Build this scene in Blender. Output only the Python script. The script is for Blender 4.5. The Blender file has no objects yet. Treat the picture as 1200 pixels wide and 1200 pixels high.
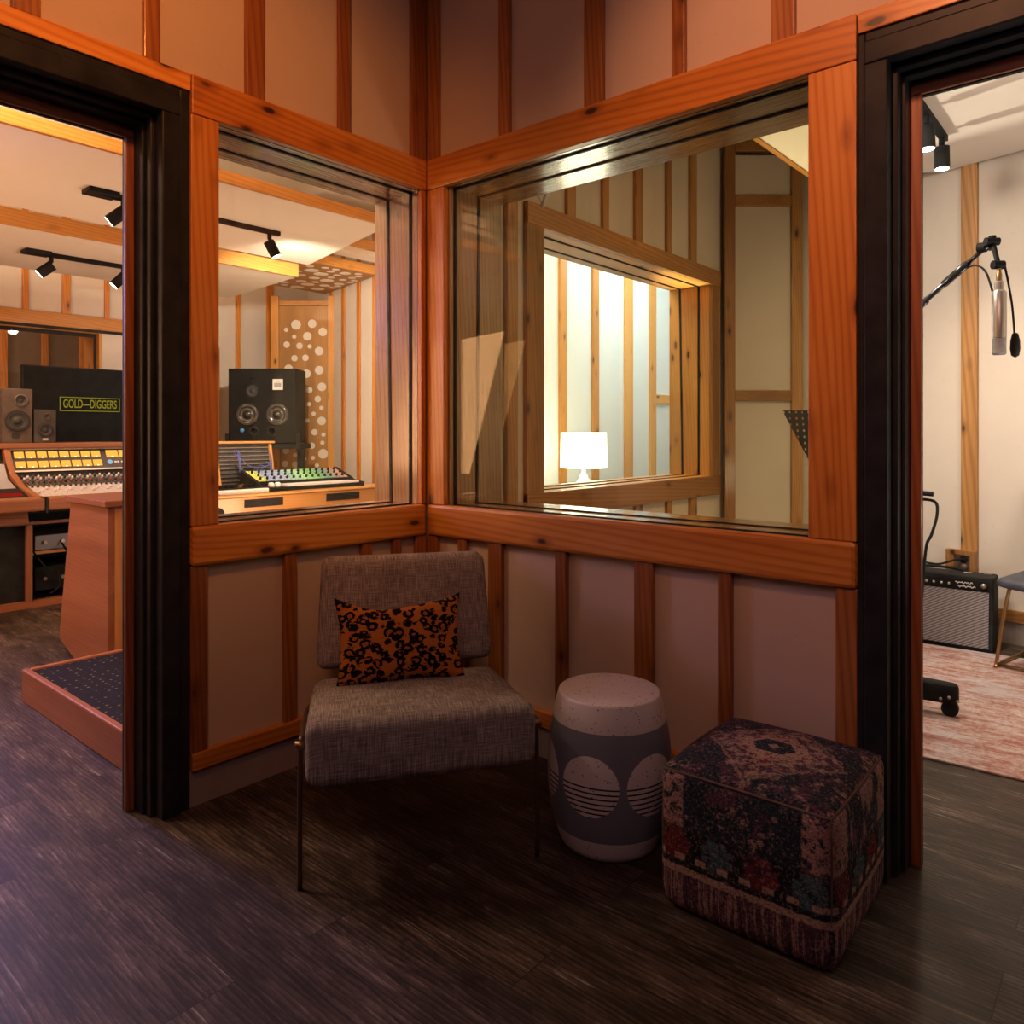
import bpy, bmesh, math, random
from mathutils import Vector, Matrix
random.seed(7)
C = bpy.context.scene.collection
PI = math.pi
RT = Vector((.7595, .6505, 0)); FW = Vector((-.6505, .7595, 0))   # two diagonal directions of the plan

# ------------------------------------------------------------------ node helper
def lin(h):
    h = h.lstrip('#'); r = []
    for i in (0, 2, 4):
        c = int(h[i:i+2], 16)/255
        r.append(c/12.92 if c <= .04045 else ((c+.055)/1.055)**2.4)
    return (*r, 1)
class G:
    def __init__(s, name):
        s.m = bpy.data.materials.new(name); s.m.use_nodes = True
        s.t = s.m.node_tree; s.b = s.t.nodes['Principled BSDF']; s.o = s.t.nodes['Material Output']
    def n(s, typ, ins=None, **props):
        nd = s.t.nodes.new('ShaderNode'+typ)
        for k, v in props.items(): setattr(nd, k, v)
        for k, v in (ins or {}).items(): s.set(nd.inputs[k], v)
        return nd
    def set(s, sock, v):
        if isinstance(v, bpy.types.NodeSocket): s.t.links.new(v, sock)
        elif isinstance(v, str): sock.default_value = lin(v)
        else: sock.default_value = v
    def math(s, op, a, b=0., c=0., clamp=False):
        nd = s.n('Math', {0: a, 1: b, 2: c}, operation=op, use_clamp=clamp); return nd.outputs[0]
    def step(s, v, e0, e1):
        return s.n('MapRange', {0: v, 1: e0, 2: e1, 3: 0., 4: 1.}, interpolation_type='SMOOTHSTEP').outputs[0]
    def band(s, v, a, b, f=.002):
        return s.math('MULTIPLY', s.step(v, a-f, a+f), s.math('SUBTRACT', 1., s.step(v, b-f, b+f)))
    def mix(s, f, a, b, mode='MIX'):
        nd = s.t.nodes.new('ShaderNodeMix'); nd.data_type = 'RGBA'; nd.blend_type = mode
        s.set(nd.inputs[0], f); s.set(nd.inputs[6], a); s.set(nd.inputs[7], b); return nd.outputs[2]
    def ramp(s, f, stops):
        nd = s.n('ValToRGB', {0: f}); e = nd.color_ramp.elements
        while len(e) < len(stops): e.new(.5)
        for i, (p, c) in enumerate(stops): e[i].position = p; e[i].color = lin(c)
        return nd.outputs[0]
    def coord(s, k='Object'): return s.n('TexCoord').outputs[k]
    def map(s, v, sc=(1, 1, 1), loc=(0, 0, 0), rot=(0, 0, 0)):
        return s.n('Mapping', {0: v, 1: loc, 2: rot, 3: sc}).outputs[0]
    def xyz(s, v): return s.n('SeparateXYZ', {0: v}).outputs
    def comb(s, x, y, z): return s.n('CombineXYZ', {0: x, 1: y, 2: z}).outputs[0]
    def noise(s, v, scale=5., detail=3., rough=.5, dist=0.):
        return s.n('TexNoise', {'Vector': v, 'Scale': scale, 'Detail': detail, 'Roughness': rough, 'Distortion': dist}).outputs[0]
    def vor(s, v, scale, out=0, rnd=1., **p):
        return s.n('TexVoronoi', {'Vector': v, 'Scale': scale, 'Randomness': rnd}, **p).outputs[out]
    def bump(s, h, st=.2, d=.01):
        s.set(s.b.inputs['Normal'], s.n('Bump', {'Height': h, 'Strength': st, 'Distance': d}).outputs[0])
    def out(s, col, rough=.5, metal=0., spec=None, coat=None):
        s.set(s.b.inputs['Base Color'], col); s.set(s.b.inputs['Roughness'], rough); s.set(s.b.inputs['Metallic'], metal)
        if spec is not None: s.b.inputs['Specular IOR Level'].default_value = spec
        if coat: s.b.inputs['Coat Weight'].default_value = coat; s.b.inputs['Coat Roughness'].default_value = .12
        return s.m

def plain(name, col, rough=.5, metal=0., var=.06, **k):
    g = G(name); v = g.noise(g.coord(), 14., 3.)
    c = g.mix(v, g.mix(var, col, '#000000'), g.mix(var, col, '#ffffff'))
    return g.out(c, rough, metal, **k)
def glow(name, col, st):
    g = G(name); e = g.n('Emission', {0: col, 1: st}); g.t.links.new(e.outputs[0], g.o.inputs[0]); return g.m

def wood(name, axis, light, mid, dark, rough=.34, knots=True, coat=.25, fine=1., rings=.17):
    g = G(name)
    rnd = g.n('ObjectInfo').outputs['Random']
    off = g.comb(g.math('MULTIPLY', rnd, 13.7), g.math('MULTIPLY', rnd, 7.9), g.math('MULTIPLY', rnd, 23.1))
    v = g.n('VectorMath', {0: g.coord(), 1: off}, operation='ADD').outputs[0]
    def sc(al, ac): return tuple(al if i == axis else ac for i in range(3))
    big = g.noise(g.map(v, sc(.7, 7.)), 1., 3., .55, .4)
    # growth rings: fine bands across the grain, pulled into cathedrals by a long stretched noise
    w = g.n('TexWave', {'Vector': g.map(v, sc(1.1, 19.)), 'Scale': 1.5, 'Distortion': 6.5, 'Detail': 2., 'Detail Scale': .35, 'Detail Roughness': .45},
            wave_type='BANDS', bands_direction='DIAGONAL', wave_profile='SIN').outputs[1]
    w = g.math('POWER', w, 2.2)
    fib = g.noise(g.map(v, sc(4., 190.)), 1., 3., .65)
    t = g.math('ADD', g.math('MULTIPLY', w, rings), g.math('ADD', g.math('MULTIPLY', big, .70), g.math('MULTIPLY', fib, .24*fine)))
    col = g.ramp(t, [(.30, light), (.55, mid), (.92, dark)])
    if knots:
        kv = g.map(v, sc(4.2, 10.)); kn = g.noise(v, 30., 2.)
        d = g.math('ADD', g.vor(kv, 1., 0, 1.), g.math('MULTIPLY', g.math('SUBTRACT', kn, .5), .05))
        ring = g.math('SUBTRACT', 1., g.step(d, .11, .30)); core = g.math('SUBTRACT', 1., g.step(d, .07, .14))
        col = g.mix(g.math('MULTIPLY', ring, .55), col, dark); col = g.mix(g.math('MULTIPLY', core, .9), col, '#1c0d06')
    tone = g.mix(rnd, '#d8d0cc', '#ffffff'); col = g.mix(1., col, tone, 'MULTIPLY')
    g.bump(fib, .08 if coat < .5 else .015, .003)
    return g.out(col, g.math('ADD', rough, g.math('MULTIPLY', fib, .15)), coat=coat)

FIR = ('#e8a54e', '#d5842c', '#914c10')
WOOD = [wood('fir_grain_'+a, i, *FIR) for i, a in enumerate('xyz')]
LINER = [wood('liner_grain_'+a, i, '#b99a72', '#9c7a52', '#6d4f33', rough=.2, knots=False, coat=.8) for i, a in enumerate('xyz')]
BATT_SHADE = [wood('shaded_batten_fir_'+a, i, '#b87a40', '#985a28', '#643512') for i, a in enumerate('xyz')]  # same fir, darkened in colour for the weaker light on the battens
BOOTH_SHADE = [wood('shaded_booth_fir_'+a, i, '#c4935a', '#a5743e', '#6f4722', rough=.4, coat=.15) for i, a in enumerate('xyz')]  # fir with the booth's shade put into its colour
PALE = [wood('pale_fir_grain_'+a, i, '#e0a658', '#d0903e', '#a46522', rough=.4, coat=.1) for i, a in enumerate('xyz')]
STAIN = [wood('stained_grain_'+a, i, '#a86a40', '#8d5230', '#58301a', rough=.4, knots=False) for i, a in enumerate('xyz')]
CHERRY = [wood('veneer_grain_'+a, i, '#a06844', '#885333', '#5f381f', rough=.45, knots=False, coat=.1, rings=.05) for i, a in enumerate('xyz')]
OAKD = [wood('desk_grain_'+a, i, '#d9a566', '#c48c4c', '#9a6530', rough=.35, knots=False, rings=.06) for i, a in enumerate('xyz')]

def fabric_wall(name='stretched_wall_fabric', c1='#c9bdb0', c2='#d6cbbf'):
    g = G(name); v = g.coord()
    n = g.noise(v, 3., 3., .6); f = g.noise(v, 240., 2.); m = g.noise(v, 28., 4., .7)
    c = g.mix(n, c1, c2); c = g.mix(g.math('MULTIPLY', g.step(m, .6, .75), .12), c, '#8d7a68')
    g.bump(g.math('ADD', g.math('MULTIPLY', f, .4), n), .12, .006); return g.out(c, .9, spec=.2)
def floor_mat():
    g = G('weathered_plank_floor'); v = g.coord()
    br = g.n('TexBrick', {'Vector': v, 'Color1': (0, 0, 0, 1), 'Color2': (1, 1, 1, 1), 'Mortar': (.5, .5, .5, 1), 'Scale': 1., 'Mortar Size': .0016, 'Mortar Smooth': .0, 'Bias': 0., 'Brick Width': 1.22, 'Row Height': .18}, offset=.37, offset_frequency=2)
    tone = g.n('SeparateColor', {0: br.outputs[0]}).outputs[0]
    sh = g.comb(g.math('MULTIPLY', tone, 9.3), g.math('MULTIPLY', tone, 5.1), 0.)
    p = g.n('VectorMath', {0: v, 1: sh}, operation='ADD').outputs[0]
    grain = g.noise(g.map(p, (3.2, 22., 1.)), 1., 10., .76, 1.6)
    w = g.n('TexWave', {'Vector': g.map(p, (1.1, 10., 1.)), 'Scale': 2.2, 'Distortion': 7., 'Detail': 3., 'Detail Scale': 1.1}, bands_direction='Y', wave_profile='SAW').outputs[1]
    fib = g.noise(g.map(p, (14., 190., 1.)), 1., 4., .7); blot = g.noise(g.map(p, (2.0, 6., 1.)), 1.6, 6., .7)
    t = g.math('ADD', g.math('MULTIPLY', grain, .44), g.math('ADD', g.math('MULTIPLY', w, .10), g.math('ADD', g.math('MULTIPLY', fib, .20), g.math('MULTIPLY', blot, .38))))
    c = g.ramp(t, [(.40, '#16110f'), (.52, '#332a26'), (.62, '#5f5149'), (.74, '#988a81')])
    c = g.mix(1., c, g.mix(tone, '#d6cfca', '#fffaf5'), 'MULTIPLY')
    crk = g.noise(g.map(p, (3.4, 52., 1.)), 1., 5., .7, 1.)
    c = g.mix(g.math('MULTIPLY', g.step(crk, .56, .66), .75), c, '#17110f')
    lt = g.noise(g.map(p, (6., 95., 1.)), 1., 3., .6, .5)
    c = g.mix(g.math('MULTIPLY', g.math('MULTIPLY', g.step(lt, .60, .70), g.step(blot, .48, .6)), .5), c, '#b3a79c')
    c = g.mix(g.math('MULTIPLY', g.math('SUBTRACT', 1., g.step(g.noise(g.map(p, (1.3, 4., 1.)), 1., 5., .65), .36, .5)), .45), c, '#1b1512')
    kd = g.vor(g.map(p, (1.2, 3.4, 1.)), 1.)
    c = g.mix(g.math('MULTIPLY', g.math('SUBTRACT', 1., g.step(kd, .02, .07)), .8), c, '#1a1310')
    c = g.mix(g.math('MULTIPLY', br.outputs[1], .75), c, '#15100d')
    g.bump(t, .25, .004); return g.out(c, g.math('ADD', .42, g.math('MULTIPLY', grain, .2)), spec=.32)
FAB, FAB_DIM, FLOOR = fabric_wall(), fabric_wall('dimmed_lounge_fabric', '#b9a18c', '#c7af9a'), floor_mat()  # lounge copy of the wall fabric, its dim light put into the colour
BLACK = plain('satin_black_paint', '#101116', .40, var=.03, spec=.12)
JET = plain('soft_black', '#08080a', .6, var=.03, spec=.08)
GASK = plain('black_gasket', '#070708', .6, spec=.1)
STEEL = plain('brushed_steel', '#b9b2a8', .3, .9)
BRASS = plain('aged_brass', '#a8834e', .35, .9)
BRONZE = plain('bronze_rod', '#6a5142', .38, .85)
WHITE = plain('white_plastic', '#dcd6d2', .5, var=.03)
CREAM = plain('cloud_fabric', '#e2d8cb', .9, var=.03, spec=.2)
BASE = plain('baseboard_vinyl', '#8f8076', .6)
DARK = plain('dark_wall_paint', '#6d5a4c', .9)
GREY = plain('grey_module', '#8d8f99', .45)

def glass_mat(name, tint):
    g = G(name); lw = g.n('LayerWeight', {0: .5}).outputs['Facing']
    f = g.math('ADD', .02, g.math('MULTIPLY', g.math('POWER', lw, 4.), .13), clamp=True)
    tr = g.n('BsdfTransparent', {0: tint}); gl = g.n('BsdfGlossy', {0: '#ffffff', 1: .0})
    mx = g.n('MixShader', {0: f, 1: tr.outputs[0], 2: gl.outputs[0]})
    g.t.links.new(mx.outputs[0], g.o.inputs[0]); return g.m
GLASS = glass_mat('clear_studio_glass', '#fdfdfb'); GLASSG = glass_mat('greenish_studio_glass', '#fbf9ee')

# ------------------------------------------------------------------ mesh helpers
def box(bm, x0, x1, y0, y1, z0, z1):
    m = Matrix.Translation(((x0+x1)/2, (y0+y1)/2, (z0+z1)/2)) @ Matrix.Diagonal((abs(x1-x0), abs(y1-y0), abs(z1-z0), 1))
    return bmesh.ops.create_cube(bm, size=1, matrix=m)['verts']
def obox(bm, o, u, v, w):
    """box from corner o along three edge vectors"""
    o, u, v, w = map(Vector, (o, u, v, w))
    vs = [bm.verts.new(o+u*a+v*b+w*c) for a in (0, 1) for b in (0, 1) for c in (0, 1)]
    for q in ((0, 1, 3, 2), (4, 6, 7, 5), (0, 4, 5, 1), (2, 3, 7, 6), (0, 2, 6, 4), (1, 5, 7, 3)): bm.faces.new([vs[i] for i in q])
    bmesh.ops.recalc_face_normals(bm, faces=bm.faces); return vs
def cyl(bm, p0, p1, r0, r1=None, seg=20):
    p0, p1 = Vector(p0), Vector(p1); d = p1-p0
    m = Matrix.Translation((p0+p1)/2) @ d.to_track_quat('Z', 'Y').to_matrix().to_4x4()
    bmesh.ops.create_cone(bm, cap_ends=True, segments=seg, radius1=r0, radius2=r0 if r1 is None else r1, depth=d.length, matrix=m)
def lathe(bm, prof, seg=48, mat=None):
    rings = []
    for r, z in prof:
        rings.append([bm.verts.new((r*math.cos(2*PI*i/seg), r*math.sin(2*PI*i/seg), z)) for i in range(seg)] if r > 1e-6 else [bm.verts.new((0, 0, z))])
    new = [v for r in rings for v in r]
    for a, b in zip(rings, rings[1:]):
        for i in range(seg):
            j = (i+1) % seg
            if len(a) == 1 and len(b) == 1: continue
            if len(a) == 1: bm.faces.new((a[0], b[j], b[i]))
            elif len(b) == 1: bm.faces.new((a[i], a[j], b[0]))
            else: bm.faces.new((a[i], a[j], b[j], b[i]))
    if len(rings[0]) > 1: bm.faces.new(rings[0][::-1])
    if len(rings[-1]) > 1: bm.faces.new(rings[-1])
    if mat is not None: bmesh.ops.transform(bm, matrix=mat, verts=new)
    bmesh.ops.recalc_face_normals(bm, faces=bm.faces)
def tube(bm, pts, r, seg=10, sub=6):
    pts = [Vector(p) for p in pts]
    if sub > 1 and len(pts) > 2:                                 # Catmull-Rom
        q = []
        for i in range(len(pts)-1):
            a, b, c, d = pts[max(i-1, 0)], pts[i], pts[i+1], pts[min(i+2, len(pts)-1)]
            for k in range(sub):
                t = k/sub
                q.append(.5*((2*b)+(c-a)*t+(2*a-5*b+4*c-d)*t*t+(3*b-a-3*c+d)*t**3))
        pts = q+[pts[-1]]
    rings = []; up = Vector((.13, .31, .94))
    for i, p in enumerate(pts):
        t = (pts[min(i+1, len(pts)-1)]-pts[max(i-1, 0)]).normalized()
        a = t.cross(up)
        if a.length < 1e-3: a = t.cross(Vector((1, 0, 0)))
        a.normalize(); up = a.cross(t).normalized()
        rr = r[min(i, len(r)-1)] if isinstance(r, (list, tuple)) else r
        rings.append([bm.verts.new(p+(a*math.cos(2*PI*k/seg)+up*math.sin(2*PI*k/seg))*rr) for k in range(seg)])
    for A, B in zip(rings, rings[1:]):
        for k in range(seg): bm.faces.new((A[k], A[(k+1) % seg], B[(k+1) % seg], B[k]))
    bm.faces.new(rings[0][::-1]); bm.faces.new(rings[-1])
    bmesh.ops.recalc_face_normals(bm, faces=bm.faces)
def prism(bm, poly, d):
    """poly: 3D points of one flat face, d: extrusion vector"""
    d = Vector(d); a = [bm.verts.new(p) for p in poly]; b = [bm.verts.new(Vector(p)+d) for p in poly]; n = len(a)
    bm.faces.new(a); bm.faces.new(b[::-1])
    for i in range(n): bm.faces.new((a[i], b[i], b[(i+1) % n], a[(i+1) % n]))
    bmesh.ops.recalc_face_normals(bm, faces=bm.faces)
def cushion(bm, hx, hy, hz, r, bulge=(0, 0, 0), cuts=18):
    vs = bmesh.ops.create_cube(bm, size=2)['verts']
    bmesh.ops.subdivide_edges(bm, edges=bm.edges[:], cuts=cuts, use_grid_fill=True)
    H = Vector((hx, hy, hz))
    for v in bm.verts:
        t = [math.copysign(1-(1-abs(c))**1.7, c) for c in v.co]
        p = Vector([t[i]*H[i] for i in range(3)])
        q = Vector([max(-(H[i]-r), min(H[i]-r, p[i])) for i in range(3)]); d = p-q
        if d.length > 1e-6: p = q+d.normalized()*r
        for i in range(3):
            j, k = (i+1) % 3, (i+2) % 3
            p[i] += bulge[i]*t[i]*(1-t[j]**2)*(1-t[k]**2)
        v.co = p
def B(): return bmesh.new()
def obj(name, bm, m, parent=None, smooth=False, bevel=0, seg=2, loc=None, kind=None):
    me = bpy.data.meshes.new(name); bm.to_mesh(me); bm.free()
    for x in (m if isinstance(m, (list, tuple)) else [m]): me.materials.append(x)
    o = bpy.data.objects.new(name, me); C.objects.link(o)
    if parent: o.parent = parent
    if loc: o.location = loc
    if smooth: me.shade_smooth() if smooth is True else me.shade_smooth(); 
    if smooth == 'auto': me.set_sharp_from_angle(angle=math.radians(40))
    if bevel:
        b = o.modifiers.new('edge', 'BEVEL'); b.width = bevel; b.segments = seg; b.limit_method = 'ANGLE'; b.angle_limit = .6
    if kind: o['kind'] = kind
    return o
def tag(o, label, cat, group=None):
    o['label'] = label; o['category'] = cat
    if group: o['group'] = group
    return o
def thing(name, label, cat, loc=(0, 0, 0), rotz=0, group=None):
    o = bpy.data.objects.new(name, None); C.objects.link(o); o.empty_display_size = .1
    o.location = loc; o.rotation_euler = (0, 0, rotz); return tag(o, label, cat, group)
def struct(name, bm, m, parent=None, **k): return obj(name, bm, m, parent, kind='structure', **k)
def sroot(name, loc=(0, 0, 0)):
    o = bpy.data.objects.new(name, None); C.objects.link(o); o.location = loc; o['kind'] = 'structure'; return o
NT = [0]
def trim(x0, x1, y0, y1, z0, z1, ax, mats=WOOD, bevel=.003):
    NT[0] += 1; bm = B(); box(bm, x0, x1, y0, y1, z0, z1)
    return struct('trim_%d' % NT[0], bm, mats[ax], bevel=bevel)
def otrim(o, u, v, w, ax, mats=WOOD, bevel=.003):
    NT[0] += 1; bm = B(); obox(bm, o, u, v, w)
    return struct('trim_%d' % NT[0], bm, mats[ax], bevel=bevel)
def copy_tree(o, parent=None):
    c = o.copy(); C.objects.link(c); c.parent = parent
    for ch in list(o.children): copy_tree(ch, c)
    return c

# ------------------------------------------------------------------ camera
cam = bpy.data.cameras.new('camera'); co = bpy.data.objects.new('camera', cam); C.objects.link(co)
co.location = (2.2314, -2.0752, 1.15); co.rotation_euler = (PI/2, 0, math.radians(40.58))
cam.sensor_width = 36; cam.lens = 878/1200*36; cam.shift_y = -(600-507)/1200; cam.clip_start = .02
bpy.context.scene.camera = co

# ------------------------------------------------------------------ shell
bm = B(); box(bm, -7.0, 4.4, -4.4, 5.6, -.06, 0); struct('floor', bm, FLOOR)
bm = B(); box(bm, -7.0, 4.4, -4.4, 5.6, 3.2, 3.26); struct('ceiling', bm, CREAM)
F0 = -.025                                           # fabric plane of the two lounge walls
bm = B()                                             # wall between lounge and control room, carried on as the booth's side wall
for a in ((-4.4, -2.1, 0, 3.2), (-2.1, -.995, 2.19, 3.2), (-.995, -.905, 0, 3.2), (-.905, -.008, 0, .838), (-.905, -.008, 2.145, 3.2),
          (-.008, .025, 0, 3.2)):
    box(bm, -.29, F0, *a[:2], *a[2:])
struct('wall_left', bm, FAB_DIM)
bm = B()
for a in ((.025, .75, 0, 3.2), (.75, 2.603, 0, .842), (.75, 2.603, 2.155, 3.2), (2.603, 5.5, 0, 3.2)):
    box(bm, -.29, F0, *a[:2], *a[2:])
struct('wall_booth_left', bm, FAB)
bm = B()                                             # wall between lounge and booth
for a in ((F0, .087, 0, 3.2), (.087, 1.516, 0, .838), (.087, 1.516, 2.145, 3.2), (1.516, 1.645, 0, 3.2), (1.645, 2.75, 2.19, 3.2), (2.75, 4.4, 0, 3.2)):
    box(bm, *a[:2], .025, .335, *a[2:])
struct('wall_right', bm, FAB_DIM)
bm = B(); box(bm, -.29, 4.4, -4.46, -4.4, 0, 3.2); struct('wall_back', bm, DARK)
bm = B(); box(bm, 4.4, 4.46, -4.4, .025, 0, 3.2); struct('wall_side', bm, DARK)

# --- timber on the left wall
trim(F0, 0, -2.1, -.976, 2.192, 2.246, 1)                         # rail over the door
trim(F0, .004, -.974, -.004, 2.126, 2.246, 1)                     # head rail over the window
trim(F0, 0, -.975, -.885, .863, 2.126, 2)                         # post between door and window
trim(F0, .006, -.975, -.004, .738, .863, 1, bevel=.012)           # sill rail
trim(F0, 0, -.028, -.004, .863, 2.126, 2)                         # corner post, left face
for y0, y1 in ((-.975, -.92), (-.647, -.60), (-.319, -.272), (-.17, -.131), (-.051, .004)): trim(F0, -.004, y0, y1, .165, .738, 2, BATT_SHADE)
trim(F0, .004, -.972, -.026, .112, .165, 1)
for y0, y1 in ((-2.06, -2.015), (-1.79, -1.73), (-1.446, -1.38), (-1.113, -1.068), (-.788, -.724), (-.422, -.373), (-.073, .004)): trim(F0, -.004, y0, y1, 2.246, 3.2, 2, BATT_SHADE)
bm = B(); box(bm, F0, -.012, -.995, -.026, 0, .112); struct('baseboard_left', bm, BASE)
# --- timber on the right wall
trim(.004, 1.641, -.004, .025, 2.126, 2.246, 0)
trim(1.643, 2.75, 0, .025, 2.192, 2.246, 0)
trim(1.516, 1.640, 0, .025, .863, 2.126, 2)
trim(.006, 1.641, -.006, .025, .738, .863, 0, bevel=.012)
trim(.0, .098, 0, .025, .863, 2.126, 2)
for x0, x1 in ((-.004, .055), (.17, .216), (.33, .398), (.646, .694), (.965, 1.033), (1.251, 1.293), (1.586, 1.641)): trim(x0, x1, .004, .025, .165, .738, 2, BATT_SHADE)
trim(.004, 1.641, -.004, .025, .112, .165, 0)
for x0, x1 in ((-.004, .058), (.383, .433), (.769, .844), (1.099, 1.143), (1.412, 1.477), (1.74, 1.785), (2.1, 2.16)): trim(x0, x1, .004, .025, 2.246, 3.2, 2, BATT_SHADE)
bm = B(); box(bm, -.012, 1.641, .012, .025, 0, .112); struct('baseboard_right', bm, BASE)

# --- deep two-pane windows
def window(name, ax, sgn, f0, depth, a0, a1, z0, z1, panes, glass, lin_m=LINER):
    """ax 0: wall runs along x, opening a0..a1 in x, going back from f0 by depth*sgn along y; ax 1 swaps x and y"""
    r = sroot(name); b1 = f0+sgn*depth
    def bx(bm, a, b, c, d, e, f):
        if ax == 0: box(bm, a, b, c, d, e, f)
        else: box(bm, c, d, a, b, e, f)
    bm = B(); bx(bm, a0-.02, a1+.02, f0, b1, z1, z1+.018); struct('head_lining', bm, lin_m[ax], r)
    bm = B(); bx(bm, a0-.02, a1+.02, f0, b1, z0-.018, z0); struct('sill_lining', bm, lin_m[ax], r)
    for p, q in ((a0-.02, a0), (a1, a1+.02)):
        bm = B(); bx(bm, p, q, f0, b1, z0, z1); struct('jamb_lining', bm, lin_m[2], r)
    for d, lean in panes:
        bm = B(); y = f0+sgn*d; g = .007; y2 = y+sgn*lean
        def ob(o, u, v, w):
            sw = (lambda p: p) if ax == 0 else (lambda p: (p[1], p[0], p[2]))
            obox(bm, sw(o), sw(u), sw(v), sw(w))
        ob((a0, y-g, z0), (a1-a0, 0, 0), (0, 2*g, 0), (0, 0, .004)); ob((a0, y2-g, z1-.004), (a1-a0, 0, 0), (0, 2*g, 0), (0, 0, .004))
        ob((a0, y-g, z0+.004), (.004, 0, 0), (0, 2*g, 0), (0, sgn*lean, z1-z0-.008)); ob((a1-.004, y-g, z0+.004), (.004, 0, 0), (0, 2*g, 0), (0, sgn*lean, z1-z0-.008))
        struct('gasket', bm, GASK, r)
        bm = B(); ob((a0+.004, y-.003, z0+.004), (a1-a0-.008, 0, 0), (0, .006, 0), (0, sgn*lean, z1-z0-.008)); struct('glass_pane', bm, glass, r)
    return r
window('window_1', 1, -1, F0, .265, -.885, -.028, .86, 2.125, ((.04, 0), (.16, .022)), GLASS)
window('window_2', 0, 1, .025, .31, .107, 1.516, .86, 2.125, ((.028, 0), (.155, .012)), GLASSG)
window('window_3', 1, -1, F0, .295, .77, 2.583, .862, 2.135, ((.075, 0), (.195, .02)), GLASS, PALE)

# --- black steel door frames
def door(name, ax, sgn, edge, far, s):
    """s: direction into the opening along the wall"""
    r = sroot(name)
    def bx(bm, a, b, c, d, e, f):
        if ax == 0: box(bm, a, b, c, d, e, f)
        else: box(bm, c, d, a, b, e, f)
    d0 = .022*sgn                                                          # wall face
    e = lambda v: edge+s*v
    bm = B()
    bx(bm, e(-.02 if ax else -.006), e(.012), d0-.018*sgn, d0+.12*sgn, 0, 2.19); bx(bm, e(.012), e(.068), d0-.027*sgn, d0+.12*sgn, 0, 2.105)
    bx(bm, e(.012), far, d0-.018*sgn, d0+.12*sgn, 2.165, 2.19); bx(bm, e(.012), far, d0-.027*sgn, d0+.12*sgn, 2.105, 2.165)
    struct('casing', bm, BLACK, r, bevel=.004)
    bm = B()
    bx(bm, e(.068), e(.082), d0+.02*sgn, d0+.115*sgn, 0, 2.105); bx(bm, e(.082), e(.092), d0+.055*sgn, d0+.115*sgn, 0, 2.09)
    bx(bm, e(.068), far, d0+.02*sgn, d0+.115*sgn, 2.09, 2.105); bx(bm, e(.082), far, d0+.055*sgn, d0+.115*sgn, 2.078, 2.09)
    struct('jamb', bm, BLACK, r, bevel=.003)
    bm = B(); bx(bm, e(.070), e(.091), d0+.118*sgn, d0+.17*sgn, 0, 2.08); struct('jamb', bm, BLACK, r)
    bm = B(); bx(bm, e(.092), e(.118), d0+.107*sgn, d0+.120*sgn, 0, 2.045); struct('door_stop', bm, STAIN[2], r, bevel=.003)
    bm = B(); bx(bm, e(.092), far, d0+.107*sgn, d0+.120*sgn, 2.045, 2.078); struct('door_stop', bm, STAIN[ax], r, bevel=.003)
    bm = B(); bx(bm, e(.092), e(.116), d0+.121*sgn, d0+.135*sgn, 0, 2.045); bx(bm, e(.116), far, d0+.121*sgn, d0+.135*sgn, 2.043, 2.06); struct('seal', bm, GASK, r)
door('door_1', 1, -1, -.997, -2.1, -1)
door('door_2', 0, 1, 1.648, 2.75, 1)

# ------------------------------------------------------------------ lounge furniture
def weave():
    g = G('grey_tweed'); v = g.coord(); x, y, z = g.xyz(v)
    u = g.comb(x, g.math('ADD', y, z), 0.)
    a = g.noise(g.map(u, (420., 16., 1.)), 1., 3., .6); b = g.noise(g.map(u, (16., 420., 1.)), 1., 3., .6); c = g.noise(u, 9., 3.)
    t = g.math('ADD', g.math('MULTIPLY', a, .5), g.math('ADD', g.math('MULTIPLY', b, .42), g.math('MULTIPLY', c, .12)))
    g.bump(t, .3, .003); return g.out(g.ramp(t, [(.40, '#5c504d'), (.52, '#8b7f7a'), (.63, '#bbaea6')]), .92, spec=.2)
TWEED = weave()
chair = thing('slipper_chair', 'low armless grey tweed lounge chair with thin bronze legs in the corner', 'chair', (.551, -.576, 0), math.atan2(.816, .578))
bm = B(); cushion(bm, .298, .245, .0825, .034, (.0, .004, .012))
for v in bm.verts:
    y = v.co.y; v.co.z += .352-.04*(y+.245)/.49; v.co.y += -.092
    v.co.x *= 1-.045*(y+.245)/.49
seat = obj('seat', bm, TWEED, chair, True)
bm = B(); cushion(bm, .287, .046, .172, .032, (.0, .008, .0))
for v in bm.verts:
    z = v.co.z; v.co.x = v.co.x*(1-.055*(z+.172)/.344)+.012; v.co.y += .25+.07*(z+.172)/.344; v.co.z += .565
obj('backrest', bm, TWEED, chair, True)
for s in (-1, 1):
    bm = B(); tube(bm, [(s*.310, -.28, .0), (s*.3105, -.279, .2), (s*.308, -.276, .372)], .0068, sub=4); l = obj('leg', bm, BRONZE, chair, True)
    bm = B(); cyl(bm, (s*.298, -.276, .362), (s*.322, -.276, .362), .011); obj('bolt', bm, BRASS, l, True)
    bm = B(); tube(bm, [(s*.29, .30, .0), (s*.285, .27, .2), (s*.275, .235, .33)], .0068, sub=4); obj('leg', bm, BRONZE, chair, True)
    bm = B(); tube(bm, [(s*.308, -.276, .372), (s*.30, -.0, .345), (s*.27, .19, .315), (s*.2, .225, .34), (s*.2, .235, .42)], .0068); obj('side_rail', bm, BRONZE, chair, True)

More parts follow.
